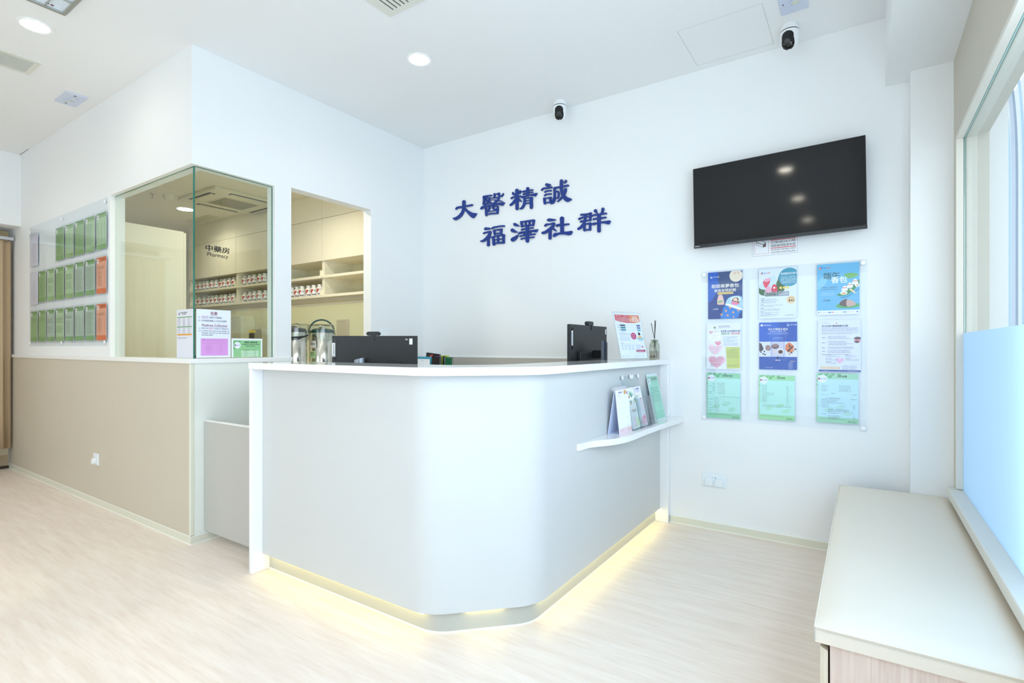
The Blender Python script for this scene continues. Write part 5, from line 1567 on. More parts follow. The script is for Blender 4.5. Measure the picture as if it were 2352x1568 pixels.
# files and folders behind the counter
fz = 0.7402
def folder(label, x0, x1, y, h_, th, col, lean=0.0, mm=None, cat='folder', name='folder', gloss=0.35):
    t = thing(name, label, cat, ((x0 + x1) / 2, y, fz), group='folders standing behind the counter', rot=(0, lean, 0))
    w_ = (x1 - x0) / 2
    m_ = mat('folder_%02x%02x%02x' % col, col, rough=gloss)
    G().box(-w_, w_, 0, th * 0.2, 0, h_).build('front_cover', m_, t)
    G().box(-w_, w_, th * 0.8, th, 0, h_).build('back_cover', m_, t)
    G().box(-w_ + 0.003, w_ - 0.003, th * 0.22, th * 0.78, 0.002, h_ - 0.006).build('pages', PAPER, t)
    return t
t = thing('file_rack', 'low black rack holding the folders behind the counter', 'file rack', (-2.93, 3.36, fz))
G().box(-0.22, 0.22, -0.17, 0.10, 0.0, 0.004).box(-0.22, 0.22, 0.096, 0.10, 0.004, 0.22).box(-0.22, -0.216, -0.17, 0.10, 0.004, 0.15).box(0.216, 0.22, -0.17, 0.10, 0.004, 0.15).build('rack_panel', BLACK, t, split=True)
fz = 0.7455
folder('teal folder with loose white sheets in front', -3.13, -2.945, 3.22, 0.352, 0.012, (70, 160, 184))
t = thing('paper_sheet', 'white printed sheets leaning before the teal folder', 'paper', (-3.045, 3.205, fz), group='folders standing behind the counter')
G().box(-0.095, 0.092, 0, 0.004, 0, 0.332).build('sheets', PAPER, t)
G().box(0.0, 0.022, -0.0012, -0.0002, 0.318, 0.320).box(0.05, 0.062, -0.0012, -0.0002, 0.315, 0.317).build('print', ink((90, 94, 110)), t)
fz = 0.7535
folder('black binder edge leaning at the back of the files', -3.115, -2.965, 3.30, 0.372, 0.014, (22, 22, 24), 0.10)
fz = 0.7455
folder('black presentation folder beside the teal folder', -2.950, -2.862, 3.215, 0.352, 0.010, (24, 24, 28), 0.03, gloss=0.15)
folder('purple folder edge behind the black folder', -2.945, -2.885, 3.26, 0.356, 0.008, (120, 84, 150))
folder('lime green folder with black spine', -2.895, -2.815, 3.275, 0.362, 0.016, (176, 210, 74))
folder('black file next to the lime folder', -2.838, -2.818, 3.235, 0.358, 0.014, (20, 20, 22))
folder('glossy dark green folder at the right of the files', -2.810, -2.738, 3.225, 0.349, 0.014, (14, 92, 58), 0.02, gloss=0.12)
t = thing('marker_cap', 'red marker cap sticking up among the files', 'pen', (-2.987, 3.262, fz), group='folders standing behind the counter')
G().lathe([(0.006, 0.0), (0.006, 0.33)], 10).build('barrel', WPLAS, t)
G().tube([(-0.014, 0, 0.357), (0.014, 0, 0.362)], 0.007, 10).build('cap', mat('red_plastic', (214, 54, 44), rough=0.3), t)
G().tube([(0, 0, 0.33), (0, 0, 0.357)], 0.005, 8).build('clip', WPLAS, t, split=True)

# ================================================================= ON THE LEAFLET SHELF
sz = 0.7115
def lsheet(s, t, ang, zoff=0.0, paper=True, pth=0.001):
    c, sn = math.cos(ang), math.sin(ang)
    def T(g):
        g.v = [(x, y * c - z * sn, y * sn + z * c + zoff) for x, y, z in g.v]
        return g
    if paper:
        T(G().box(-s.w / 2, s.w / 2, -0.0004, pth, 0, s.h)).build('page', PAPER, t)
    if s.art.v:
        T(s.art).build('artwork', None, t, recalc=False)
    if s.txt.v:
        T(s.txt).build('lettering', None, t, recalc=False)
    return T
# desk calendar, A-frame, faces +X (local -Y)
t = thing('desk_calendar', 'white and pink tent calendar at the left end of the leaflet shelf', 'calendar', (-1.066, 2.702, sz), rotz=PI / 2)
ang = math.radians(-6.2)
s = Sheet(0.178, 0.238)
s.rect(0, 0, 1, 1, (238, 214, 222), 1)
s.rect(0.01, 0.02, 0.99, 0.865, (246, 250, 252), 2)
s.text('中醫診所月曆', 0.20, 0.085, 0.040, (120, 96, 190), 4, 'L', 0.015, width=0.30)
s.lines(0.14, 0.105, 0.42, 4, 0.02, 0.008, (190, 180, 220), 4, 0.3)
s.oval(0.70, 0.08, 0.07, None, (214, 160, 90), 4, 14).oval(0.78, 0.07, 0.05, None, (236, 196, 140), 5, 14).oval(0.88, 0.10, 0.05, None, (190, 120, 180), 5, 14)
for r_ in range(6):
    for c_ in range(7):
        if r_ == 5 and c_ > 2: continue
        s.rect(0.10 + c_ * 0.12, 0.20 + r_ * 0.11, 0.125 + c_ * 0.12, 0.208 + r_ * 0.11, (160, 196, 214) if c_ else (226, 150, 170), 4)
s.lines(0.60, 0.83, 0.90, 1, 0.02, 0.007, (170, 190, 200), 4, 0)
s.lines(0.08, 0.90, 0.45, 2, 0.025, 0.010, (226, 180, 170), 4, 0.3)
s.text('浸大中醫', 0.68, 0.945, 0.045, (226, 196, 120), 4, 'L', 0.01, width=0.24)
T = lsheet(s, t, ang)
T2 = math.radians(9)
g = G().box(-0.089, 0.089, 0.0, 0.002, 0, 0.240)
c_, sn_ = math.cos(-T2), math.sin(-T2)
D = 0.068
g.v = [(x, D - (y * c_ - z * sn_), y * sn_ + z * c_) for x, y, z in g.v]
g.v = [(x, y, abs(z)) for x, y, z in g.v]
g.build('back_board', mat('lilac_board', (208, 216, 236), rough=0.6), t)
G().box(-0.089, 0.089, 0.002, D - 0.002, 0.0003, 0.0018).build('base_board', mat('lilac_board'  , (208, 216, 236)), t)
g = G()
for k in range(26):
    x = -0.080 + k * 0.0064
    g.tube([(x, 0.036 + 0.010 * math.cos(a_ * PI / 5), 0.238 + 0.010 * math.sin(a_ * PI / 5)) for a_ in range(11)], 0.0007, 4, caps=False)
q = g.build('wire_binding', mat('white_wire', (220, 226, 232), rough=0.3), t)
q['kind'] = 'stuff'
# leaflet holders
def leaflet(label, yc, xoff, w_, h_, ang, draw, n=1):
    t = thing('leaflet', label, 'leaflet', (xoff, yc, sz + 0.004), rotz=PI / 2, group='leaflets on the counter shelf')
    s = Sheet(w_, h_)
    draw(s)
    lsheet(s, t, ang, 0.0, True, 0.003 * n)
    return t
def d1(s):
    s.rect(0, 0, 1, 1, (250, 250, 250), 1)
    for (u, v, c) in [(0.5, 0.10, (120, 200, 180)), (0.40, 0.14, (90, 170, 150)), (0.62, 0.15, (60, 140, 110)), (0.75, 0.16, (150, 214, 170)), (0.55, 0.19, (40, 110, 90))]:
        s.poly([(u - 0.28, v - 0.04), (u, v + 0.02), (u + 0.10, v - 0.05), (u + 0.05, v + 0.045), (u - 0.1, v + 0.03)], c, 3 + u, 2)
    s.oval(0.18, 0.22, 0.08, None, (170, 120, 96), 4, 12).oval(0.30, 0.34, 0.08, None, (70, 130, 90), 4, 12).oval(0.30, 0.39, 0.09, 0.025, (226, 170, 70), 5, 12)
    s.oval(0.88, 0.30, 0.08, 0.03, (60, 150, 110), 4, 12).oval(0.86, 0.35, 0.08, 0.025, (214, 214, 90), 5, 12)
    s.text('中醫服務', 0.5, 0.60, 0.085, (190, 130, 126), 4, 'C', 0.0, width=0.68)
    s.lines(0.3, 0.50, 0.7, 1, 0.02, 0.008, (200, 160, 160), 4, 0)
    s.lines(0.2, 0.63, 0.8, 3, 0.02, 0.007, (214, 196, 200), 4, 0.3)
    s.rect(0.08, 0.70, 0.55, 0.97, (246, 226, 236), 2).poly([(0.6, 0.8), (0.9, 0.72), (0.95, 0.9), (0.7, 0.97)], (226, 240, 190), 2.5, 2)
def d2(s):
    s.rect(0, 0, 1, 1, (246, 246, 252), 1)
    s.text('浸大中醫診所', 0.12, 0.08, 0.055, (120, 130, 200), 4, 'L', 0.01, width=0.6)
    s.lines(0.12, 0.10, 0.8, 2, 0.022, 0.012, (160, 160, 220), 4, 0.2)
    s.rect(0.08, 0.24, 0.5, 0.60, (220, 236, 244), 2).rect(0.52, 0.30, 0.95, 0.66, (250, 236, 240), 2)
    s.rect(0.10, 0.22, 0.42, 0.255, (200, 206, 150), 4).rect(0.52, 0.30, 0.80, 0.33, (190, 150, 170), 4)
    s.lines(0.12, 0.32, 0.9, 10, 0.04, 0.009, (190, 196, 214), 4, 0.4)
    s.poly([(0.05, 0.85), (0.35, 0.78), (0.9, 0.72), (0.95, 0.97), (0.1, 0.97)], (246, 196, 214), 3, 2)
    s.oval(0.72, 0.80, 0.12, 0.04, (240, 130, 160), 4, 12)
AL = math.radians(-12)
leaflet('tall leaflet with green herb pictures beside the calendar', 2.885, -1.070, 0.105, 0.232, AL, d1, 3)
leaflet('pink and blue folded leaflet, second on the shelf', 3.006, -1.070, 0.105, 0.232, AL, d2, 3)
AH = math.radians(-8.5)
def holder(label, y0, y1, x_back_top, n_):
    t = thing('leaflet_holder', label, 'leaflet holder', (-1.085, (y0 + y1) / 2, sz), rotz=PI / 2, group='clear leaflet holders on the shelf')
    w_ = (y1 - y0) / 2
    def tl(g, a_, off=0.0):
        c, sn = math.cos(a_), math.sin(a_)
        g.v = [(x, y * c - z * sn + off, y * sn + z * c + 0.003) for x, y, z in g.v]
        return g
    tl(G().box(-w_, w_, 0.0, 0.002, 0, 0.300), AH, 0.002).build('back_plate', HOLD, t)
    tl(G().box(-w_, w_, 0.0, 0.002, 0, 0.165), AL, -0.032).build('front_plate', HOLD, t)
    for sx in (-w_, w_ - 0.002):
        g = G().prism([(-0.032, 0.0), (0.008, 0.0), (0.048 * 1.0, 0.200), (0.003, 0.165)], sx, sx + 0.002, axis='x')
        g.build('side_plate', HOLD, t)
    G().box(-w_, w_, -0.040, 0.010, 0.0, 0.002).build('foot_plate', HOLD, t)
    for sx in (-w_ + 0.012, w_ - 0.012):
        tl(G().lathe([(0.013, -0.004), (0.013, 0.0)], 14, c=(sx, 0, 0.292), axis='y'), AH, 0.002).build('round_tab', WPLAS, t)
holder('clear holder around the herb leaflet', 2.794, 2.942, 0, 0)
holder('clear holder around the pink leaflet', 2.945, 3.065, 0, 0)
t = thing('leaflet_holder', 'empty clear holder between the leaflets and the green sign', 'leaflet holder', (-1.085, 3.145, sz), rotz=PI / 2, group='clear leaflet holders on the shelf')
G().prism([(-0.034, 0.0), (-0.030, 0.0), (0.008, 0.17), (0.004, 0.17)], -0.058, 0.058, axis='x').build('front_plate', HOLD, t)
G().prism([(0.010, 0.0), (0.013, 0.0), (0.045, 0.22), (0.042, 0.22)], -0.058, 0.058, axis='x').build('back_plate', HOLD, t)
G().box(-0.058, 0.058, -0.034, 0.012, 0.0, 0.002).build('foot_plate', HOLD, t)
for sx in (-0.058, 0.056):
    G().prism([(-0.032, 0.002), (0.010, 0.002), (0.044, 0.215), (0.004, 0.165)], sx, sx + 0.002, axis='x').build('side_plate', HOLD, t)
t = thing('green_sign', 'pale green notice in a leaning clear frame at the right of the shelf', 'sign stand', (-1.0755, 3.318, sz), rotz=PI / 2)
s = Sheet(0.205, 0.300)
s.rect(0, 0, 1, 1, (238, 246, 246), 1)
s.rect(0.04, 0.06, 0.97, 0.97, (172, 230, 206), 2)
s.rect(0.04, 0.06, 0.97, 0.17, (156, 214, 186), 2.5)
s.rect(0.04, 0.80, 0.97, 0.97, (160, 222, 194), 2.5)
s.oval(0.19, 0.165, 0.11, None, (234, 244, 250), 3)
s.oval(0.13, 0.165, 0.025, None, (200, 130, 130), 4, 10)
s.text('診所收費通告', 0.62, 0.135, 0.050, (110, 140, 134), 4, 'C', 0.01, width=0.50)
s.lines(0.12, 0.30, 0.92, 3, 0.044, 0.018, (96, 140, 134), 4, 0.3)
s.lines(0.12, 0.44, 0.92, 5, 0.036, 0.012, (96, 140, 134), 4, 0.05)
s.lines(0.60, 0.66, 0.70, 1, 0.02, 0.010, (96, 140, 134), 4, 0).lines(0.62, 0.70, 0.80, 1, 0.02, 0.010, (96, 140, 134), 4, 0)
T = lsheet(s, t, AL)
g = T(G().box(-0.106, 0.106, 0.0015, 0.0035, -0.000, 0.304).box(-0.106, 0.106, -0.0045, -0.0028, 0.0, 0.304))
g.build('acrylic_frame', ACRYL, t, split=True)

# ================================================================= PHARMACY FITTINGS
# tall cabinet against the partition
TALLC = mat('cream_tall_cabinet', (226, 218, 194), rough=0.4)
t = thing('tall_cabinet', 'tall cream cabinet filling the left of the pharmacy window', 'cabinet', (-5.1, 1.865, 0))
G().box(-0.48, 0.48, -0.222, 0.22, 0, 2.118).build('body', TALLC, t, bevel=0.002)
for q in range(2):
    d_ = G().box(-0.478 + q * 0.48, -0.002 + q * 0.48, 0.221, 0.238, 0.08, 2.11).build('door', TALLC, t)
    G().box(-0.03 + q * 0.05, -0.02 + q * 0.05, 0.24, 0.25, 1.0, 1.15).build('handle', STEEL, d_)
# wall cabinets with open shelves
CABY = 3.20
units = [(-6.93, -5.853), (-5.851, -5.077), (-5.075, -4.322), (-4.320, -3.4265)]
NAMES = ['leftmost', 'second', 'third', 'rightmost']
for ui, (x0, x1) in enumerate(units):
    t = thing('wall_cabinet', 'cream wall cabinet over the pharmacy worktop, %s of the four' % NAMES[ui], 'cabinet', ((x0 + x1) / 2, CABY, 1.655), group='pharmacy wall cabinets')
    w_ = (x1 - x0) / 2
    dp = YB - 0.0005 - CABY
    G().box(-w_, -w_ + 0.018, 0, dp, 0, 0.995).build('side_panel', CREAM, t)
    G().box(w_ - 0.018, w_, 0, dp, 0, 0.995).build('side_panel', CREAM, t)
    G().box(-w_ + 0.018, w_ - 0.018, 0.004, dp, 0, 0.020).build('bottom_panel', CREAM, t)
    G().box(-w_ + 0.018, w_ - 0.018, 0.004, dp, 0.185, 0.203).build('shelf', CREAM, t)
    G().box(-w_ + 0.018, w_ - 0.018, 0.002, dp, 0.352, 0.370).build('shelf', CREAM, t)
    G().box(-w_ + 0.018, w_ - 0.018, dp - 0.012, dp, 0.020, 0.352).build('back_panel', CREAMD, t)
    G().box(-w_ + 0.001, w_ - 0.001, -0.018, -0.001, 0.350, 0.752).build('door', CREAM, t, bevel=0.001)
    G().box(-w_, w_, -0.016, 0.0, 0.756, 0.995).build('filler_panel', CREAM, t)
    for z in (0.0, 0.185):
        G().box(-w_ + 0.001, w_ - 0.001, -0.018, 0.0035, z, z + 0.024).build('shelf_edge', CREAM, t)
        if ui != 3:
            G().box(-w_ + 0.018, -w_ + 0.032, -0.017, 0.003, z + 0.024, z + 0.075).box(w_ - 0.032, w_ - 0.018, -0.017, 0.003, z + 0.024, z + 0.075).build('edge_stop', CREAM, t, split=True)
    rows = {0: [0, 1], 1: [0, 1], 2: [0], 3: []}[ui]
    for z in (0, 1):
        if z not in rows:
            g = G()
            g.box(-w_ + 0.034, w_ - 0.034, -0.012, -0.009, 0.185 * z + 0.024, 0.185 * z + 0.092)
            g.box(-w_ + 0.034 + 0.14, -w_ + 0.037 + 0.14, -0.009, 0.28, 0.185 * z + 0.024, 0.185 * z + 0.092)
            g.box(0.10, 0.103, -0.009, 0.28, 0.185 * z + 0.024, 0.185 * z + 0.092)
            g.build('acrylic_divider', ACRYL, t, split=True)
# lamp strip and pelmet below the units
t = thing('under_cabinet_light', 'thin warm light strip under the pharmacy wall cabinets', 'light', (-5.18, 3.22, 1.615))
G().box(-1.75, 1.75, 0.0, 0.012, 0.0, 0.0395).build('pelmet', mat('grey_beige_pelmet', (196, 188, 168), rough=0.5), t)
G().box(-1.75, 1.75, 0.030, 0.316, 0.030, 0.0395).build('underside_panel', mat('grey_beige_pelmet'  , (196, 188, 168)), t)
G().box(-1.70, 1.75, 0.012, 0.026, 0.004, 0.014).build('light_strip', mat('white_led_strip', (255, 250, 226), emit=(1.0, 0.90, 0.62), estr=7.0), t)
# worktop with base units
t = thing('worktop', 'cream worktop with base cupboards along the pharmacy back wall', 'worktop', (-5.3, 3.2, 0))
G().box(-2.0, 1.873, -0.25, 0.331, 0.86, 0.90).build('top', CREAM, t, bevel=0.002)
G().box(-1.98, 1.87, -0.18, 0.331, 0.0, 0.10).build('plinth', GREYD, t)
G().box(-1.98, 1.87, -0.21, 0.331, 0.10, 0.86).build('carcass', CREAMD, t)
for q in range(8):
    d_ = G().box(-1.978 + q * 0.481, -1.978 + q * 0.481 + 0.477, -0.230, -0.211, 0.11, 0.85).build('door', CREAM, t)
    G().box(-1.978 + q * 0.481 + 0.43, -1.978 + q * 0.481 + 0.44, -0.245, -0.232, 0.70, 0.80).build('handle', STEEL, d_)

# medicine bottles
BOTTLE = mat('white_bottle_plastic', (246, 244, 236), rough=0.35)
def bottle():
    t = thing('medicine_bottle', '', 'bottle', (0, 0, 0))
    G().lathe([(0.0, 0.0), (0.030, 0.0), (0.0325, 0.003), (0.0325, 0.078), (0.029, 0.087), (0.021, 0.092), (0.021, 0.096)], 18).build('body', BOTTLE, t, smooth=True)
    G().lathe([(0.0225, 0.095), (0.024, 0.096), (0.024, 0.113), (0.0225, 0.115), (0.0, 0.115)], 18).build('cap', WPLAS, t, smooth=True)
    r_ = 0.0329
    def patch(a0, a1, z0, z1, m, r=r_, n=6, slant=0.0, nm='label'):
        g = G()
        vs = []
        for i in range(n + 1):
            a_ = -PI / 2 + a0 + (a1 - a0) * i / n
            vs += [(r * math.cos(a_), r * math.sin(a_), z0 + slant * (1 - i / n)), (r * math.cos(a_), r * math.sin(a_), z1)]
        g.add(vs, [(2 * i, 2 * i + 2, 2 * i + 3, 2 * i + 1) for i in range(n)])
        return g
    lab = patch(-1.35, 1.35, 0.010, 0.074, None, n=10).build('label', PAPER, t, recalc=False)
    g = patch(-1.05, -0.15, 0.030, 0.071, None, r_ + 0.0004, 4, 0.0)
    g.v = [(x, y, z if z > 0.05 else 0.030 + 0.036 * max(0, (i // 2 - 1)) / 3) for i, (x, y, z) in enumerate(g.v)]
    g.build('red_mark', ink((196, 66, 56)), lab, recalc=False, split=True)
    g = G()
    for a0, a1, z0, z1 in [(-0.1, 0.7, 0.060, 0.064), (0.0, 0.6, 0.052, 0.055), (-0.75, -0.45, 0.014, 0.027), (-0.38, -0.08, 0.014, 0.027), (-0.02, 0.28, 0.014, 0.027), (0.35, 0.62, 0.014, 0.027)]:
        q = patch(a0, a1, z0, z1, None, r_ + 0.0004, 3)
        g.add(q.v, q.f)
    g.build('print', ink((98, 92, 96)), lab, recalc=False)
    return t
proto = bottle()
first = True
rows = []
rows.append(('upper', 'leftmost', [(-6.865 + 0.0975 * i) for i in range(11)], 1.655 + 0.2035))
rows.append(('lower', 'leftmost', [(-6.865 + 0.0975 * i) for i in range(11)], 1.655 + 0.0205))
rows.append(('upper', 'second', [(-5.775 + 0.100 * i) for i in range(7)], 1.655 + 0.2035))
rows.append(('lower', 'second', [(-5.775 + 0.100 * i) for i in range(7)], 1.655 + 0.0205))
rows.append(('lower', 'third', [(-4.995 + 0.093 * i) for i in range(7)], 1.655 + 0.0205))
rb = random.Random(21)
for lvl, cab, xs, z in rows:
    for i, x in enumerate(xs):
        b_ = proto if first else copy_tree(proto)
        first = False
        b_.location = (x + rb.uniform(-0.004, 0.004), CABY + 0.048 + rb.uniform(-0.006, 0.006), z)
        b_.rotation_euler.z = rb.uniform(-0.2, 0.2) + 0.85
        b_['label'] = 'white medicine bottle, %s from the left on the %s shelf of the %s cabinet' % (WORD[i], lvl, cab)
        b_['group'] = 'white medicine bottles on the pharmacy shelves'

# small things on the worktop seen through the side glass
t = thing('storage_box', 'pale green-grey storage box upright on the pharmacy worktop', 'box', (-5.83, 3.25, 0.9005))
G().box(-0.10, 0.10, -0.08, 0.08, 0, 0.62).build('body', mat('pale_grey_green', (206, 208, 186), rough=0.4), t, bevel=0.004)
G().box(-0.09, 0.09, -0.083, -0.0805, 0.02, 0.60).build('door', mat('pale_grey_green2', (212, 214, 194), rough=0.35), t)
t = thing('label_printer', 'grey label machine with yellow stripe on the pharmacy worktop', 'machine', (-5.18, 3.10, 0.9005))
G().prism([(-0.12, 0), (0.12, 0), (0.12, 0.40), (0.10, 0.46), (-0.06, 0.46), (-0.12, 0.40)], -0.08, 0.08, axis='y').build('housing', mat('machine_grey', (168, 168, 150), rough=0.35), t, bevel=0.006)
G().box(-0.11, 0.0, -0.084, -0.0805, 0.425, 0.45).build('yellow_stripe', mat('yellow_tape', (236, 214, 60)), t)
G().box(-0.11, -0.01, -0.086, -0.0805, 0.25, 0.42).build('display_window', STEEL, t)
t = thing('blue_tray', 'small dark blue tray at the corner behind the glass', 'tray', (-3.56, 1.72, 1.1065))
G().box(-0.06, 0.06, -0.05, 0.05, 0, 0.008).build('base', mat('navy_plastic', (40, 66, 110), rough=0.4), t)
G().box(-0.06, 0.06, -0.05, -0.045, 0.008, 0.016).box(-0.06, 0.06, 0.045, 0.05, 0.008, 0.016).build('rim', mat('navy_plastic2', (40, 66, 110), rough=0.4), t, split=True)
t = thing('wall_timetable', 'paper timetable taped to the pharmacy back wall', 'notice', (-4.45, YB - 0.0145, 1.17))
s = Sheet(0.210, 0.290)
s.rect(0, 0, 1, 1, (206, 204, 190), 1)
s.lines(0.1, 0.04, 0.75, 2, 0.05, 0.02, (90, 86, 84), 3, 0.1)
for k in range(8):
    s.rect(0.06 + k * 0.125, 0.16, 0.064 + k * 0.125, 0.96, (140, 134, 130), 3)
for k in range(12):
    s.rect(0.06, 0.16 + k * 0.07, 0.94, 0.163 + k * 0.07, (140, 134, 130), 3)
    s.lines(0.09, 0.18 + k * 0.07, 0.9, 1, 0.03, 0.012, (150, 144, 140), 3, 0.3, 0.9)
s.build(t)

# vacuum flasks on the serving ledge
def airpot(label, loc, rotz, collar, handle_up, htag):
    t = thing('vacuum_flask', label, 'flask', loc, rotz, group='steel vacuum flasks on the serving ledge')
    R_ = 0.088
    G().lathe([(0.0, 0.012), (R_, 0.012), (R_, 0.300), (R_ - 0.003, 0.304)], 40).build('steel_body', STEEL, t, smooth=True)
    G().lathe([(0.0, 0.0), (R_ - 0.004, 0.0), (R_ - 0.002, 0.012)], 32).build('base_ring', collar, t, smooth=True)
    G().lathe([(R_ - 0.002, 0.304), (R_ - 0.002, 0.318), (R_ - 0.012, 0.330), (R_ - 0.05, 0.338), (0.0, 0.340)], 36).build('lid', collar, t, smooth=True)
    G().lathe([(0.022, 0.338), (0.022, 0.346), (0.0, 0.348)], 20).build('push_button', collar, t, smooth=True)
    if handle_up:
        pts = [(R_ * 0.0 + math.cos(a_ * PI / 16) * (R_ + 0.006), 0.0, 0.285 + 0.118 * math.sin(a_ * PI / 16) ** 0.85) for a_ in range(17)]
    else:
        pts = [(math.cos(a_ * PI / 16) * (R_ + 0.006), -math.sin(a_ * PI / 16) * (R_ + 0.022), 0.285 - 0.02 * math.sin(a_ * PI / 16)) for a_ in range(17)]
    hd = G().tube(pts, 0.0062, 10).build('carry_handle', collar, t, smooth=True)
    for sx in (-1, 1):
        G().lathe([(0.012, R_ - 0.002), (0.012, R_ + 0.008)] if sx > 0 else [(0.012, -R_ - 0.008), (0.012, -R_ + 0.002)], 14, c=(0, 0, 0.285), axis='x').build('hinge', CHROME, t)
    def patch(a0, a1, z0, z1, r, n=8):
        vs = []
        for i in range(n + 1):
            a_ = -PI / 2 + a0 + (a1 - a0) * i / n
            vs += [(r * math.cos(a_), r * math.sin(a_), z0), (r * math.cos(a_), r * math.sin(a_), z1)]
        return vs, [(2 * i, 2 * i + 2, 2 * i + 3, 2 * i + 1) for i in range(n)]
    off = -0.75
    v_, f_ = patch(off - 0.42, off + 0.32, 0.190, 0.243, R_ + 0.0006)
    l1 = G().add(v_, f_).build('paper_label', mat('label_cream', (232, 226, 216), rough=0.6), t, recalc=False)
    v_, f_ = patch(off - 0.40, off + 0.30, 0.112, 0.166, R_ + 0.0006)
    l2 = G().add(v_, f_).build('green_label', mat('label_green', (190, 222, 160), rough=0.6), t, recalc=False)
    def curved(txt, a_c, z, size, width, r, parent, m):
        vs, fs, x0, x1 = glyphs(txt, 0.015)
        k = width / (x1 - x0)
        vv = []
        for x, yy, q in vs:
            a_ = -PI / 2 + a_c + ((x - (x0 + x1) / 2) * k) / r
            vv.append(((r + q) * math.cos(a_), (r + q) * math.sin(a_), z + yy * size))
        G().add(vv, fs).build('lettering', m, parent, recalc=False)
    curved(htag, off - 0.04, 0.212, 0.018, 0.052, R_ + 0.0012, l1, ink((60, 56, 60)))
    curved('保健茶', off - 0.04, 0.146, 0.015, 0.042, R_ + 0.0012, l2, ink((120, 120, 60)))
    curved('HBUCM', off - 0.04, 0.132, 0.012, 0.042, R_ + 0.0012, l2, ink((40, 90, 100)))
    return t
zl = 0.9805
GRNP = mat('dark_green_plastic', (16, 66, 62), rough=0.22)
p1 = airpot('steel vacuum flask with dark green lid and raised handle', (-3.425, 2.520, zl), math.radians(52), GRNP, True, '杞子菊花茶')
p2 = airpot('steel vacuum flask with black lid and lowered handle', (-3.445, 2.302, zl), math.radians(52), BLACK, False, '花旗參茶')
# crumpled cling wrap over the flask lids
for pp, sd in ((p1, 4), (p2, 8)):
    R2 = random.Random(sd)
    g = G()
    n_, m_ = 34, 9
    vs = []
    for j in range(m_):
        f_ = j / (m_ - 1)
        for i in range(n_):
            a_ = 2 * PI * i / n_
            base = 0.020 + 0.074 * min(1, f_ * 1.5)
            z = 0.352 + 0.012 * math.cos(f_ * PI / 2) if f_ < 0.65 else 0.345 - (f_ - 0.65) * 0.30
            jit = 0.006 * R2.uniform(-1, 1) + 0.004 * math.sin(a_ * 5 + sd)
            r_ = base + (jit * 0.4 + 0.003 if f_ > 0.6 else 0)
            vs.append((r_ * math.cos(a_), r_ * math.sin(a_), z + jit * (0.9 if f_ < 0.9 else 2.2)))
    fs = [(j * n_ + i, j * n_ + (i + 1) % n_, (j + 1) * n_ + (i + 1) % n_, (j + 1) * n_ + i) for j in range(m_ - 1) for i in range(n_)]
    g.add(vs, fs)
    g.build('plastic_wrap', WRAP, pp, smooth=True)

# curtain
CUR = mat('beige_curtain', (186, 164, 134), rough=0.85, spec=0.1, bump=(300, 0.3))
t = thing('curtain', 'long beige curtain hanging in the doorway at the far left', 'curtain', (-6.78, 1.10, 0))
g = G()
n_ = 90
vs = []
prof = []
for i in range(n_ + 1):
    y = -0.80 + 1.225 * i / n_
    prof.append((0.020 * math.sin(i * 0.62) + 0.008 * math.sin(i * 1.7 + 1), y))
zs = [0.215, 0.6, 1.2, 1.8, 2.155, 2.19]
for z in zs:
    am = 1.0 + (2.19 - z) * 0.25
    for x, y in prof:
        vs.append((x * am, y, z + (0.012 * math.sin(y * 9) if z < 0.3 else 0)))
k = n_ + 1
fs = [(j * k + i, j * k + i + 1, (j + 1) * k + i + 1, (j + 1) * k + i) for j in range(len(zs) - 1) for i in range(n_)]
g.add(vs, fs)
c_ = g.build('cloth', CUR, t, smooth=True, recalc=False)
so = c_.modifiers.new('thickness', 'SOLIDIFY')
so.thickness = 0.003
t = thing('curtain_rail', 'pale grey curtain rail above the beige curtain', 'curtain rail', (-6.78, 1.0, 2.195))
G().box(-0.022, 0.022, -0.75, 0.535, 0.0, 0.028).build('track', mat('grey_rail', (196, 200, 204), rough=0.35, metal=0.2), t)
G().box(-0.006, 0.006, 0.33, 0.345, 0.028, 0.116).box(-0.006, 0.006, -0.4, -0.385, 0.028, 0.116).build('hanger', mat('grey_rail'  , (196, 200, 204)), t, split=True)

# sockets and switch
SOCK = mat('socket_white', (232, 240, 244), rough=0.3)
t = thing('double_socket', 'white double wall socket with plugs below the poster board', 'wall socket', (-0.7995, YB, 0.320))
G().box(-0.0745, 0.0745, -0.0085, -0.0002, -0.043, 0.043).build('face_plate', SOCK, t, bevel=0.002)
for sx in (-0.031, 0.031):
    g = G()
    g.prism([(sx - 0.027, -0.030), (sx - 0.018, -0.037), (sx + 0.018, -0.037), (sx + 0.027, -0.030), (sx + 0.022, 0.005), (sx + 0.012, 0.016), (sx - 0.012, 0.016), (sx - 0.022, 0.005)], -0.024, -0.0087, axis='y')
    g.build('plug_cover', SOCK, t, bevel=0.003)
G().box(-0.014, -0.003, -0.0105, -0.0087, 0.022, 0.034).box(0.003, 0.014, -0.0105, -0.0087, 0.022, 0.034).build('switch', WPLAS, t, split=True)
G().box(-0.009, -0.006, -0.0092, -0.0087, 0.014, 0.017).box(0.005, 0.010, -0.0092, -0.0087, 0.013, 0.018).build('indicator', DGREY, t, split=True)
t = thing('wall_socket', 'small white socket with a plug on the beige left wall', 'wall socket', (-4.745, YC - 0.009, 0.343))
G().box(-0.0435, 0.0435, -0.0105, -0.0002, -0.043, 0.043).build('face_plate', WPLAS, t, bevel=0.002)
G().box(-0.034, 0.034, -0.0115, -0.0106, -0.034, 0.034).build('inner_plate', SOCK, t)
G().prism([(-0.010, -0.030), (0.020, -0.030), (0.026, -0.020), (0.022, 0.004), (0.012, 0.012), (-0.002, 0.010), (-0.014, -0.012)], -0.036, -0.0117, axis='y').build('plug', WPLAS, t, bevel=0.003)
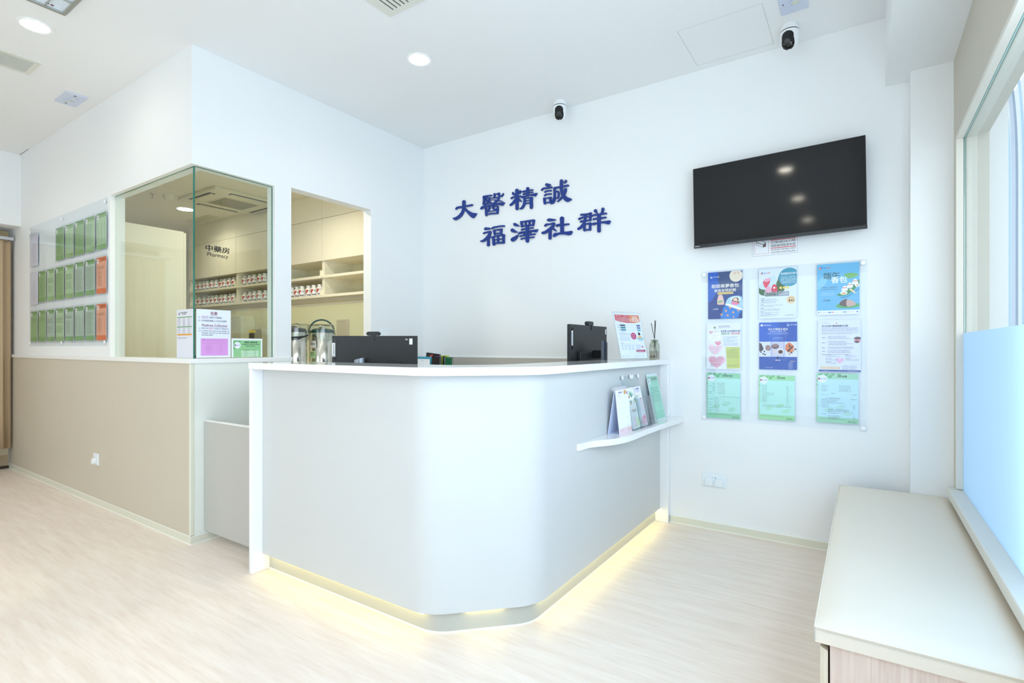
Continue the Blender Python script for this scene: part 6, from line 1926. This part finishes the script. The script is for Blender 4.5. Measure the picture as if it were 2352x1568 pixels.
G().box(-0.022, -0.010, -0.0135, -0.0117, 0.010, 0.028).build('switch', WPLAS, t, split=True)
t = thing('light_switch', 'pale white switch plate on the wall behind the middle monitor', 'switch', (XA, 3.082, 1.285), rotz=PI / 2)
G().box(-0.046, 0.046, -0.009, -0.0002, -0.046, 0.046).build('face_plate', SOCK, t, bevel=0.002)
G().box(-0.028, 0.028, -0.0125, -0.0092, -0.030, 0.022).build('rocker', WPLAS, t, bevel=0.001)

# ================================================================= CEILING FITTINGS
def downlight(label, x, y, z=H, r=0.062, power=2.2, color=(1.0, 0.93, 0.80), rr=0.078, es=30.0, grp='round ceiling downlights'):
    t = thing('downlight', label, 'ceiling light', (x, y, z), group=grp)
    G().lathe([(r, -0.0005), (r, -0.004), (rr, -0.006), (rr, -0.0005)], 36).build('trim_ring', WPLAS, t, smooth=True)
    G().lathe([(0.0, -0.0045), (r, -0.0045)], 36).build('diffuser', mat('lamp_diffuser_%g' % es, (255, 252, 240), emit=color, estr=es), t, recalc=False)
    l = bpy.data.lights.new('downlight_lamp', 'AREA')
    l.shape = 'DISK'
    l.size = r * 1.8
    l.energy = power
    l.color = color
    l.spread = math.radians(150)
    o = bpy.data.objects.new('lamp', l)
    COL.objects.link(o)
    o.parent = t
    o.location = (0, 0, -0.012)
    return t
WARM = (1.0, 0.93, 0.80)
downlight('round ceiling downlight above the counter corner', -2.323, 2.425)
downlight('round ceiling downlight near the upper left corner by the troffer', -3.878, 0.970, r=0.064, rr=0.082, power=0.9)
downlight('added out-of-view downlight warming the left side, by the curtain', -5.55, 0.30, power=4.5)  # unseen lamp added for more warm light at the far left
downlight('added out-of-view downlight warming the left side, nearer of two', -3.30, -1.20, power=7.5)  # added fill lamp out of view, lifts the left wall and floor
downlight('added out-of-view downlight warming the left side, farther of two', -5.00, -1.20, power=7.5)  # second added fill lamp, also out of view, same purpose
downlight('round ceiling downlight behind the camera, right of three', -0.66, 0.89)
downlight('round ceiling downlight behind the camera, middle of three', -0.66, -0.36)
downlight('round ceiling downlight behind the camera, nearest the entrance', -0.66, -1.65)
PW = (1.0, 0.92, 0.74)
downlight('round downlight in the pharmacy ceiling', -6.02, 2.73, 2.65, 0.075, 3.5, PW, 0.09, grp='pharmacy downlights')
downlight('round downlight in the pharmacy ceiling above the serving opening', -3.95, 2.42, 2.65, 0.075, 9.0, PW, 0.09, grp='pharmacy downlights')
# emergency lamps
def emergency(label, x, y, w_, d_, two):
    t = thing('emergency_light', label, 'emergency light', (x, y, H), group='square emergency lamps')
    PL = mat('pale_blue_plastic', (206, 214, 232), rough=0.35)
    G().box(-w_ / 2, w_ / 2, -d_ / 2, d_ / 2, -0.010, -0.0003).build('plate', PL, t, bevel=0.002)
    spots = [(-0.032, -0.004), (0.032, 0.004)] if two else [(0.01, 0.0)]
    for (sx, sy) in spots:
        G().lathe([(0.026, -0.0102), (0.028, -0.014), (0.020, -0.016), (0.019, -0.0105)], 24, c=(sx, sy, 0)).build('lamp_ring', PL, t, smooth=True)
        G().lathe([(0.0, -0.0115), (0.0185, -0.0115)], 20, c=(sx, sy, 0)).build('lamp_lens', mat('reflector', (222, 222, 196), rough=0.2), t, recalc=False)
    G().box(-w_ * 0.38, -w_ * 0.34, -0.01, 0.0, -0.0112, -0.0101).build('test_button', mat('dark_red', (110, 24, 34)), t)
    G().box(w_ * 0.36, w_ * 0.42, -0.012, 0.0, -0.0112, -0.0101).build('indicator', mat('dark_mark', (50, 40, 50)), t, split=True)
    return t
emergency('square emergency light with two lamps on the ceiling at the left', -4.80, 1.402, 0.250, 0.126, True)
emergency('square emergency light beside the ceiling camera at the top right', -0.306, 3.10, 0.128, 0.19, False)
# linear grille
t = thing('linear_grille', 'long slotted air grille in the ceiling at the upper left', 'air vent', (-4.475, 0.60, H))
G().box(-0.128, -0.098, -0.52, 0.52, -0.008, -0.0003).box(0.098, 0.128, -0.52, 0.52, -0.008, -0.0003).box(-0.098, 0.098, 0.492, 0.52, -0.008, -0.0003).box(-0.098, 0.098, -0.52, -0.492, -0.008, -0.0003).build('frame', mat('grille_white', (222, 222, 212), rough=0.4), t, split=True)
G().box(-0.098, 0.098, -0.492, 0.492, -0.0012, -0.0003).build('backing', mat('vent_dark', (48, 52, 52), rough=0.8), t)
for k_ in range(14):
    G().box(-0.096 + k_ * 0.0142, -0.0905 + k_ * 0.0142, -0.492, 0.492, -0.007, -0.0012).build('slat', mat('grille_white', (222, 222, 212)), t)
# square diffuser whose corner shows at the top
t = thing('square_diffuser', 'square air diffuser whose corner shows at the top centre', 'air vent', (-1.90, 1.77, H))
G().box(-0.25, 0.25, -0.29, 0.25, -0.008, -0.0003).build('frame', mat('grille_white', (222, 222, 212)), t, split=True)
g = G()
G().box(-0.21, 0.21, -0.25, 0.212, -0.0086, -0.0081).build('backing', mat('vent_dark', (48, 52, 52)), t)
for k_ in range(15):
    G().box(-0.205 + k_ * 0.028, -0.188 + k_ * 0.028, -0.25, 0.21, -0.014, -0.0087).build('slat', mat('grille_white', (222, 222, 212)), t)
# troffer
t = thing('fluorescent_troffer', 'recessed louvred light fitting cut by the top left corner', 'ceiling light', (-3.905, 0.73, H))
ALU = mat('satin_aluminium', (190, 190, 184), rough=0.3, metal=0.8)
g = G()
TX0, TX1, TY0, TY1 = -0.31, 0.31, -0.31, 0.31
fx, fy = -3.62, 1.03
t.location = (fx + 0.30, fy - 0.30, H)
t.location = (-3.30, 0.725, H)
G().box(-0.31, 0.31, -0.31, 0.31, -0.004, -0.0003).build('outer_flange', mat('pale_flange', (214, 214, 222), rough=0.4), t)
for (a, b, c, d) in [(-0.30, 0.30, -0.30, -0.284), (-0.30, 0.30, 0.284, 0.30), (-0.30, -0.284, -0.284, 0.284), (0.284, 0.30, -0.284, 0.284)]:
    G().box(a, b, c, d, -0.016, -0.0042).build('rim', ALU, t, split=True)
G().box(-0.284, 0.284, -0.284, 0.284, -0.0050, -0.0042).build('reflector', mat('white_reflector', (226, 238, 250), rough=0.25), t)
for k_ in range(3):
    G().box(-0.142 + k_ * 0.142 - 0.003, -0.142 + k_ * 0.142 + 0.003, -0.284, 0.284, -0.015, -0.0051).build('louvre', ALU, t)
for k_ in range(7):
    G().box(-0.284, 0.284, -0.21 + k_ * 0.07, -0.207 + k_ * 0.07, -0.014, -0.0051).build('cross_louvre', ALU, t)
G().lathe([(0.006, -0.0058), (0.008, -0.0051)], 12, c=(-0.262, 0.235, 0)).lathe([(0.006, -0.0058), (0.008, -0.0051)], 12, c=(-0.262, 0.215, 0)).build('red_mark', mat('dark_red', (110, 24, 34)), t, split=True)
# access panel outline in the ceiling
g = G()
ax0, ax1, ay0, ay1 = -0.889, -0.4435, 3.034, 3.475
g.box(ax0, ax0 + 0.002, ay0, ay1, H - 0.0007, H - 0.0001).box(ax1 - 0.002, ax1, ay0, ay1, H - 0.0007, H - 0.0001)
g.box(ax0, ax1, ay1 - 0.0012, ay1, H - 0.0007, H - 0.0001).box(ax0, ax1, ay0, ay0 + 0.0012, H - 0.0007, H - 0.0001)
struct('trim_10', g, mat('joint_grey', (186, 190, 194), rough=0.9))
struct('trim_11', G().box(-6.60, -6.35, YC - 0.010, YC - 0.006, H - 0.001, H - 0.0002), mat('joint_dark', (70, 68, 62)))

# surveillance cameras
def dome_camera(label, x, y, rotz, sc=1.0):
    t = thing('security_camera', label, 'security camera', (x, y, H), rotz, group='white pan-tilt ceiling cameras')
    S_ = sc
    G().lathe([(0.040 * S_, -0.0003), (0.040 * S_, -0.006), (0.046 * S_, -0.010), (0.046 * S_, -0.018), (0.052 * S_, -0.024), (0.053 * S_, -0.036)], 40).build('mount_base', WPLAS, t, smooth=True)
    G().lathe([(0.049 * S_, -0.036), (0.049 * S_, -0.041)], 40).build('joint_ring', BLACKG, t, smooth=True)
    G().lathe([(0.0515 * S_, -0.041), (0.0525 * S_, -0.052), (0.0525 * S_, -0.080), (0.051 * S_, -0.100), (0.046 * S_, -0.118), (0.036 * S_, -0.131), (0.020 * S_, -0.139), (0.0, -0.141)], 40).build('housing', WPLAS, t, smooth=True)
    # black camera face, curved oval shield proud of the housing
    g = G()
    n_, m_ = 22, 22
    vs = []
    PR = [(0.0515, -0.041), (0.0525, -0.052), (0.0525, -0.080), (0.051, -0.100), (0.046, -0.118), (0.036, -0.131), (0.020, -0.139), (0.0, -0.141)]
    def rad(z):
        for (r0, z0), (r1, z1) in zip(PR, PR[1:]):
            if z0 >= z >= z1:
                return r0 + (r1 - r0) * (z0 - z) / (z0 - z1)
        return 0.0
    for j in range(m_ + 1):
        v = j / m_
        z = -0.052 - 0.0878 * v
        hw = 0.66 * math.sqrt(max(0.0, 1 - (max(0.0, 1 - v / 0.32)) ** 2)) * (1.0 + (0.9 * (v - 0.45) if v > 0.45 else 0))
        for i in range(n_ + 1):
            a_ = -PI / 2 + hw * (2 * i / n_ - 1)
            r_ = (rad(z) + 0.0018) * S_
            vs.append((r_ * math.cos(a_), r_ * math.sin(a_), z - (0.001 if v > 0.9 else 0)))
    fs = [(j * (n_ + 1) + i, j * (n_ + 1) + i + 1, (j + 1) * (n_ + 1) + i + 1, (j + 1) * (n_ + 1) + i) for j in range(m_) for i in range(n_)]
    g.add(vs, fs)
    face = g.build('camera_face', BLACKG, t, smooth=True)
    ln = G().lathe([(0.014, -0.004), (0.016, -0.001), (0.016, 0.006)], 24, axis='y').build('lens_ring', DGREY, face, loc=(0, -0.0475 * S_, -0.110), rot=(math.radians(38), 0, 0), smooth=True)
    G().lathe([(0.0, -0.0052), (0.0115, -0.0045)], 20, axis='y').build('lens', mat('lens_glass', (60, 62, 66), rough=0.1), face, loc=(0, -0.0475 * S_, -0.110), rot=(math.radians(38), 0, 0), smooth=True)
    g = G()
    for k_ in range(5):
        a_ = PI * (0.18 + 0.16 * k_)
        g.lathe([(0.0, -0.0), (0.0020, 0.001)], 8, c=(0.022 * math.cos(a_), -0.0035, -0.022 * math.sin(a_)), axis='y')
    g.build('led', mat('led_yellow', (196, 190, 110), rough=0.3), face, loc=(0, -0.0475 * S_, -0.110), rot=(math.radians(38), 0, 0), split=True)
    G().box(-0.010, 0.010, 0.040, 0.075, -0.010, -0.0004).build('cable_outlet', WPLAS, t, bevel=0.002)
    return t
dome_camera('white ceiling camera above the blue wall characters', -1.860, 3.415, math.radians(22), 0.92)
dome_camera('white ceiling camera near the upper right corner', -0.345, 3.325, math.radians(-8), 0.92)

# pharmacy ceiling fittings
t = thing('cassette_air_conditioner', 'square ceiling cassette air conditioner inside the pharmacy', 'air conditioner', (-5.275, 2.845, 2.62))
CAS = mat('cassette_white', (228, 224, 200), rough=0.4)
G().box(-0.36, 0.36, -0.36, 0.36, 0.0, 0.0295).build('panel', CAS, t, bevel=0.006)
G().box(-0.168, 0.168, -0.182, 0.182, -0.004, -0.0003).build('grille_frame', CAS, t)
g = G()
for k_ in range(19):
    g.box(-0.160 + k_ * 0.0172, -0.154 + k_ * 0.0172, -0.172, 0.172, -0.0052, -0.0041)
g.build('grille_slot', mat('grille_slot', (120, 116, 96), rough=0.7), t, split=True)
SLOT = mat('slot_dark', (52, 52, 46), rough=0.6)
for (a, b, c, d) in [(-0.20, 0.20, -0.335, -0.275), (-0.20, 0.20, 0.275, 0.335), (-0.335, -0.275, -0.20, 0.20), (0.275, 0.335, -0.20, 0.20)]:
    sl = G().box(a, b, c, d, -0.0015, -0.0003).build('air_slot', SLOT, t)
    if abs(a) > abs(c) or (b - a) < (d - c):
        G().box((a + b) / 2 - 0.012, (a + b) / 2 + 0.012, c + 0.01, d - 0.01, -0.012, -0.002).build('louvre', CAS, sl)
    else:
        G().box(a + 0.01, b - 0.01, (c + d) / 2 - 0.012, (c + d) / 2 + 0.012, -0.012, -0.002).build('louvre', CAS, sl)
t = thing('sprinkler', 'small chrome sprinkler head in the pharmacy ceiling', 'sprinkler', (-5.655, 2.272, 2.65))
G().lathe([(0.030, -0.0003), (0.026, -0.006), (0.012, -0.009)], 24).build('escutcheon', CHROME, t, smooth=True)
G().lathe([(0.009, -0.009), (0.009, -0.022), (0.005, -0.024)], 14).build('body', STEEL, t)
G().tube([(-0.010, 0, -0.022), (-0.011, 0, -0.036), (0, 0, -0.045)], 0.002, 6).tube([(0.010, 0, -0.022), (0.011, 0, -0.036), (0, 0, -0.045)], 0.002, 6).build('arm', STEEL, t, split=True)
G().lathe([(0.014, -0.045), (0.014, -0.047)], 16).build('deflector', STEEL, t)
t = thing('smoke_detector', 'cream smoke detector beside the sprinkler', 'smoke detector', (-5.62, 2.40, 2.65))
G().lathe([(0.050, -0.0003), (0.050, -0.012), (0.040, -0.030), (0.034, -0.046), (0.0, -0.050)], 28).build('housing', CAS, t, smooth=True)
t = thing('ceiling_plate', 'pale rectangular ceiling vent beyond the pharmacy downlight', 'air vent', (-6.47, 3.05, 2.65))
G().box(-0.12, 0.42, -0.06, 0.06, -0.006, -0.0003).build('frame', CAS, t, split=True)
for k_ in range(6):
    G().box(-0.11, 0.41, -0.05 + k_ * 0.018, -0.042 + k_ * 0.018, -0.010, -0.0062).build('slat', CAS, t)
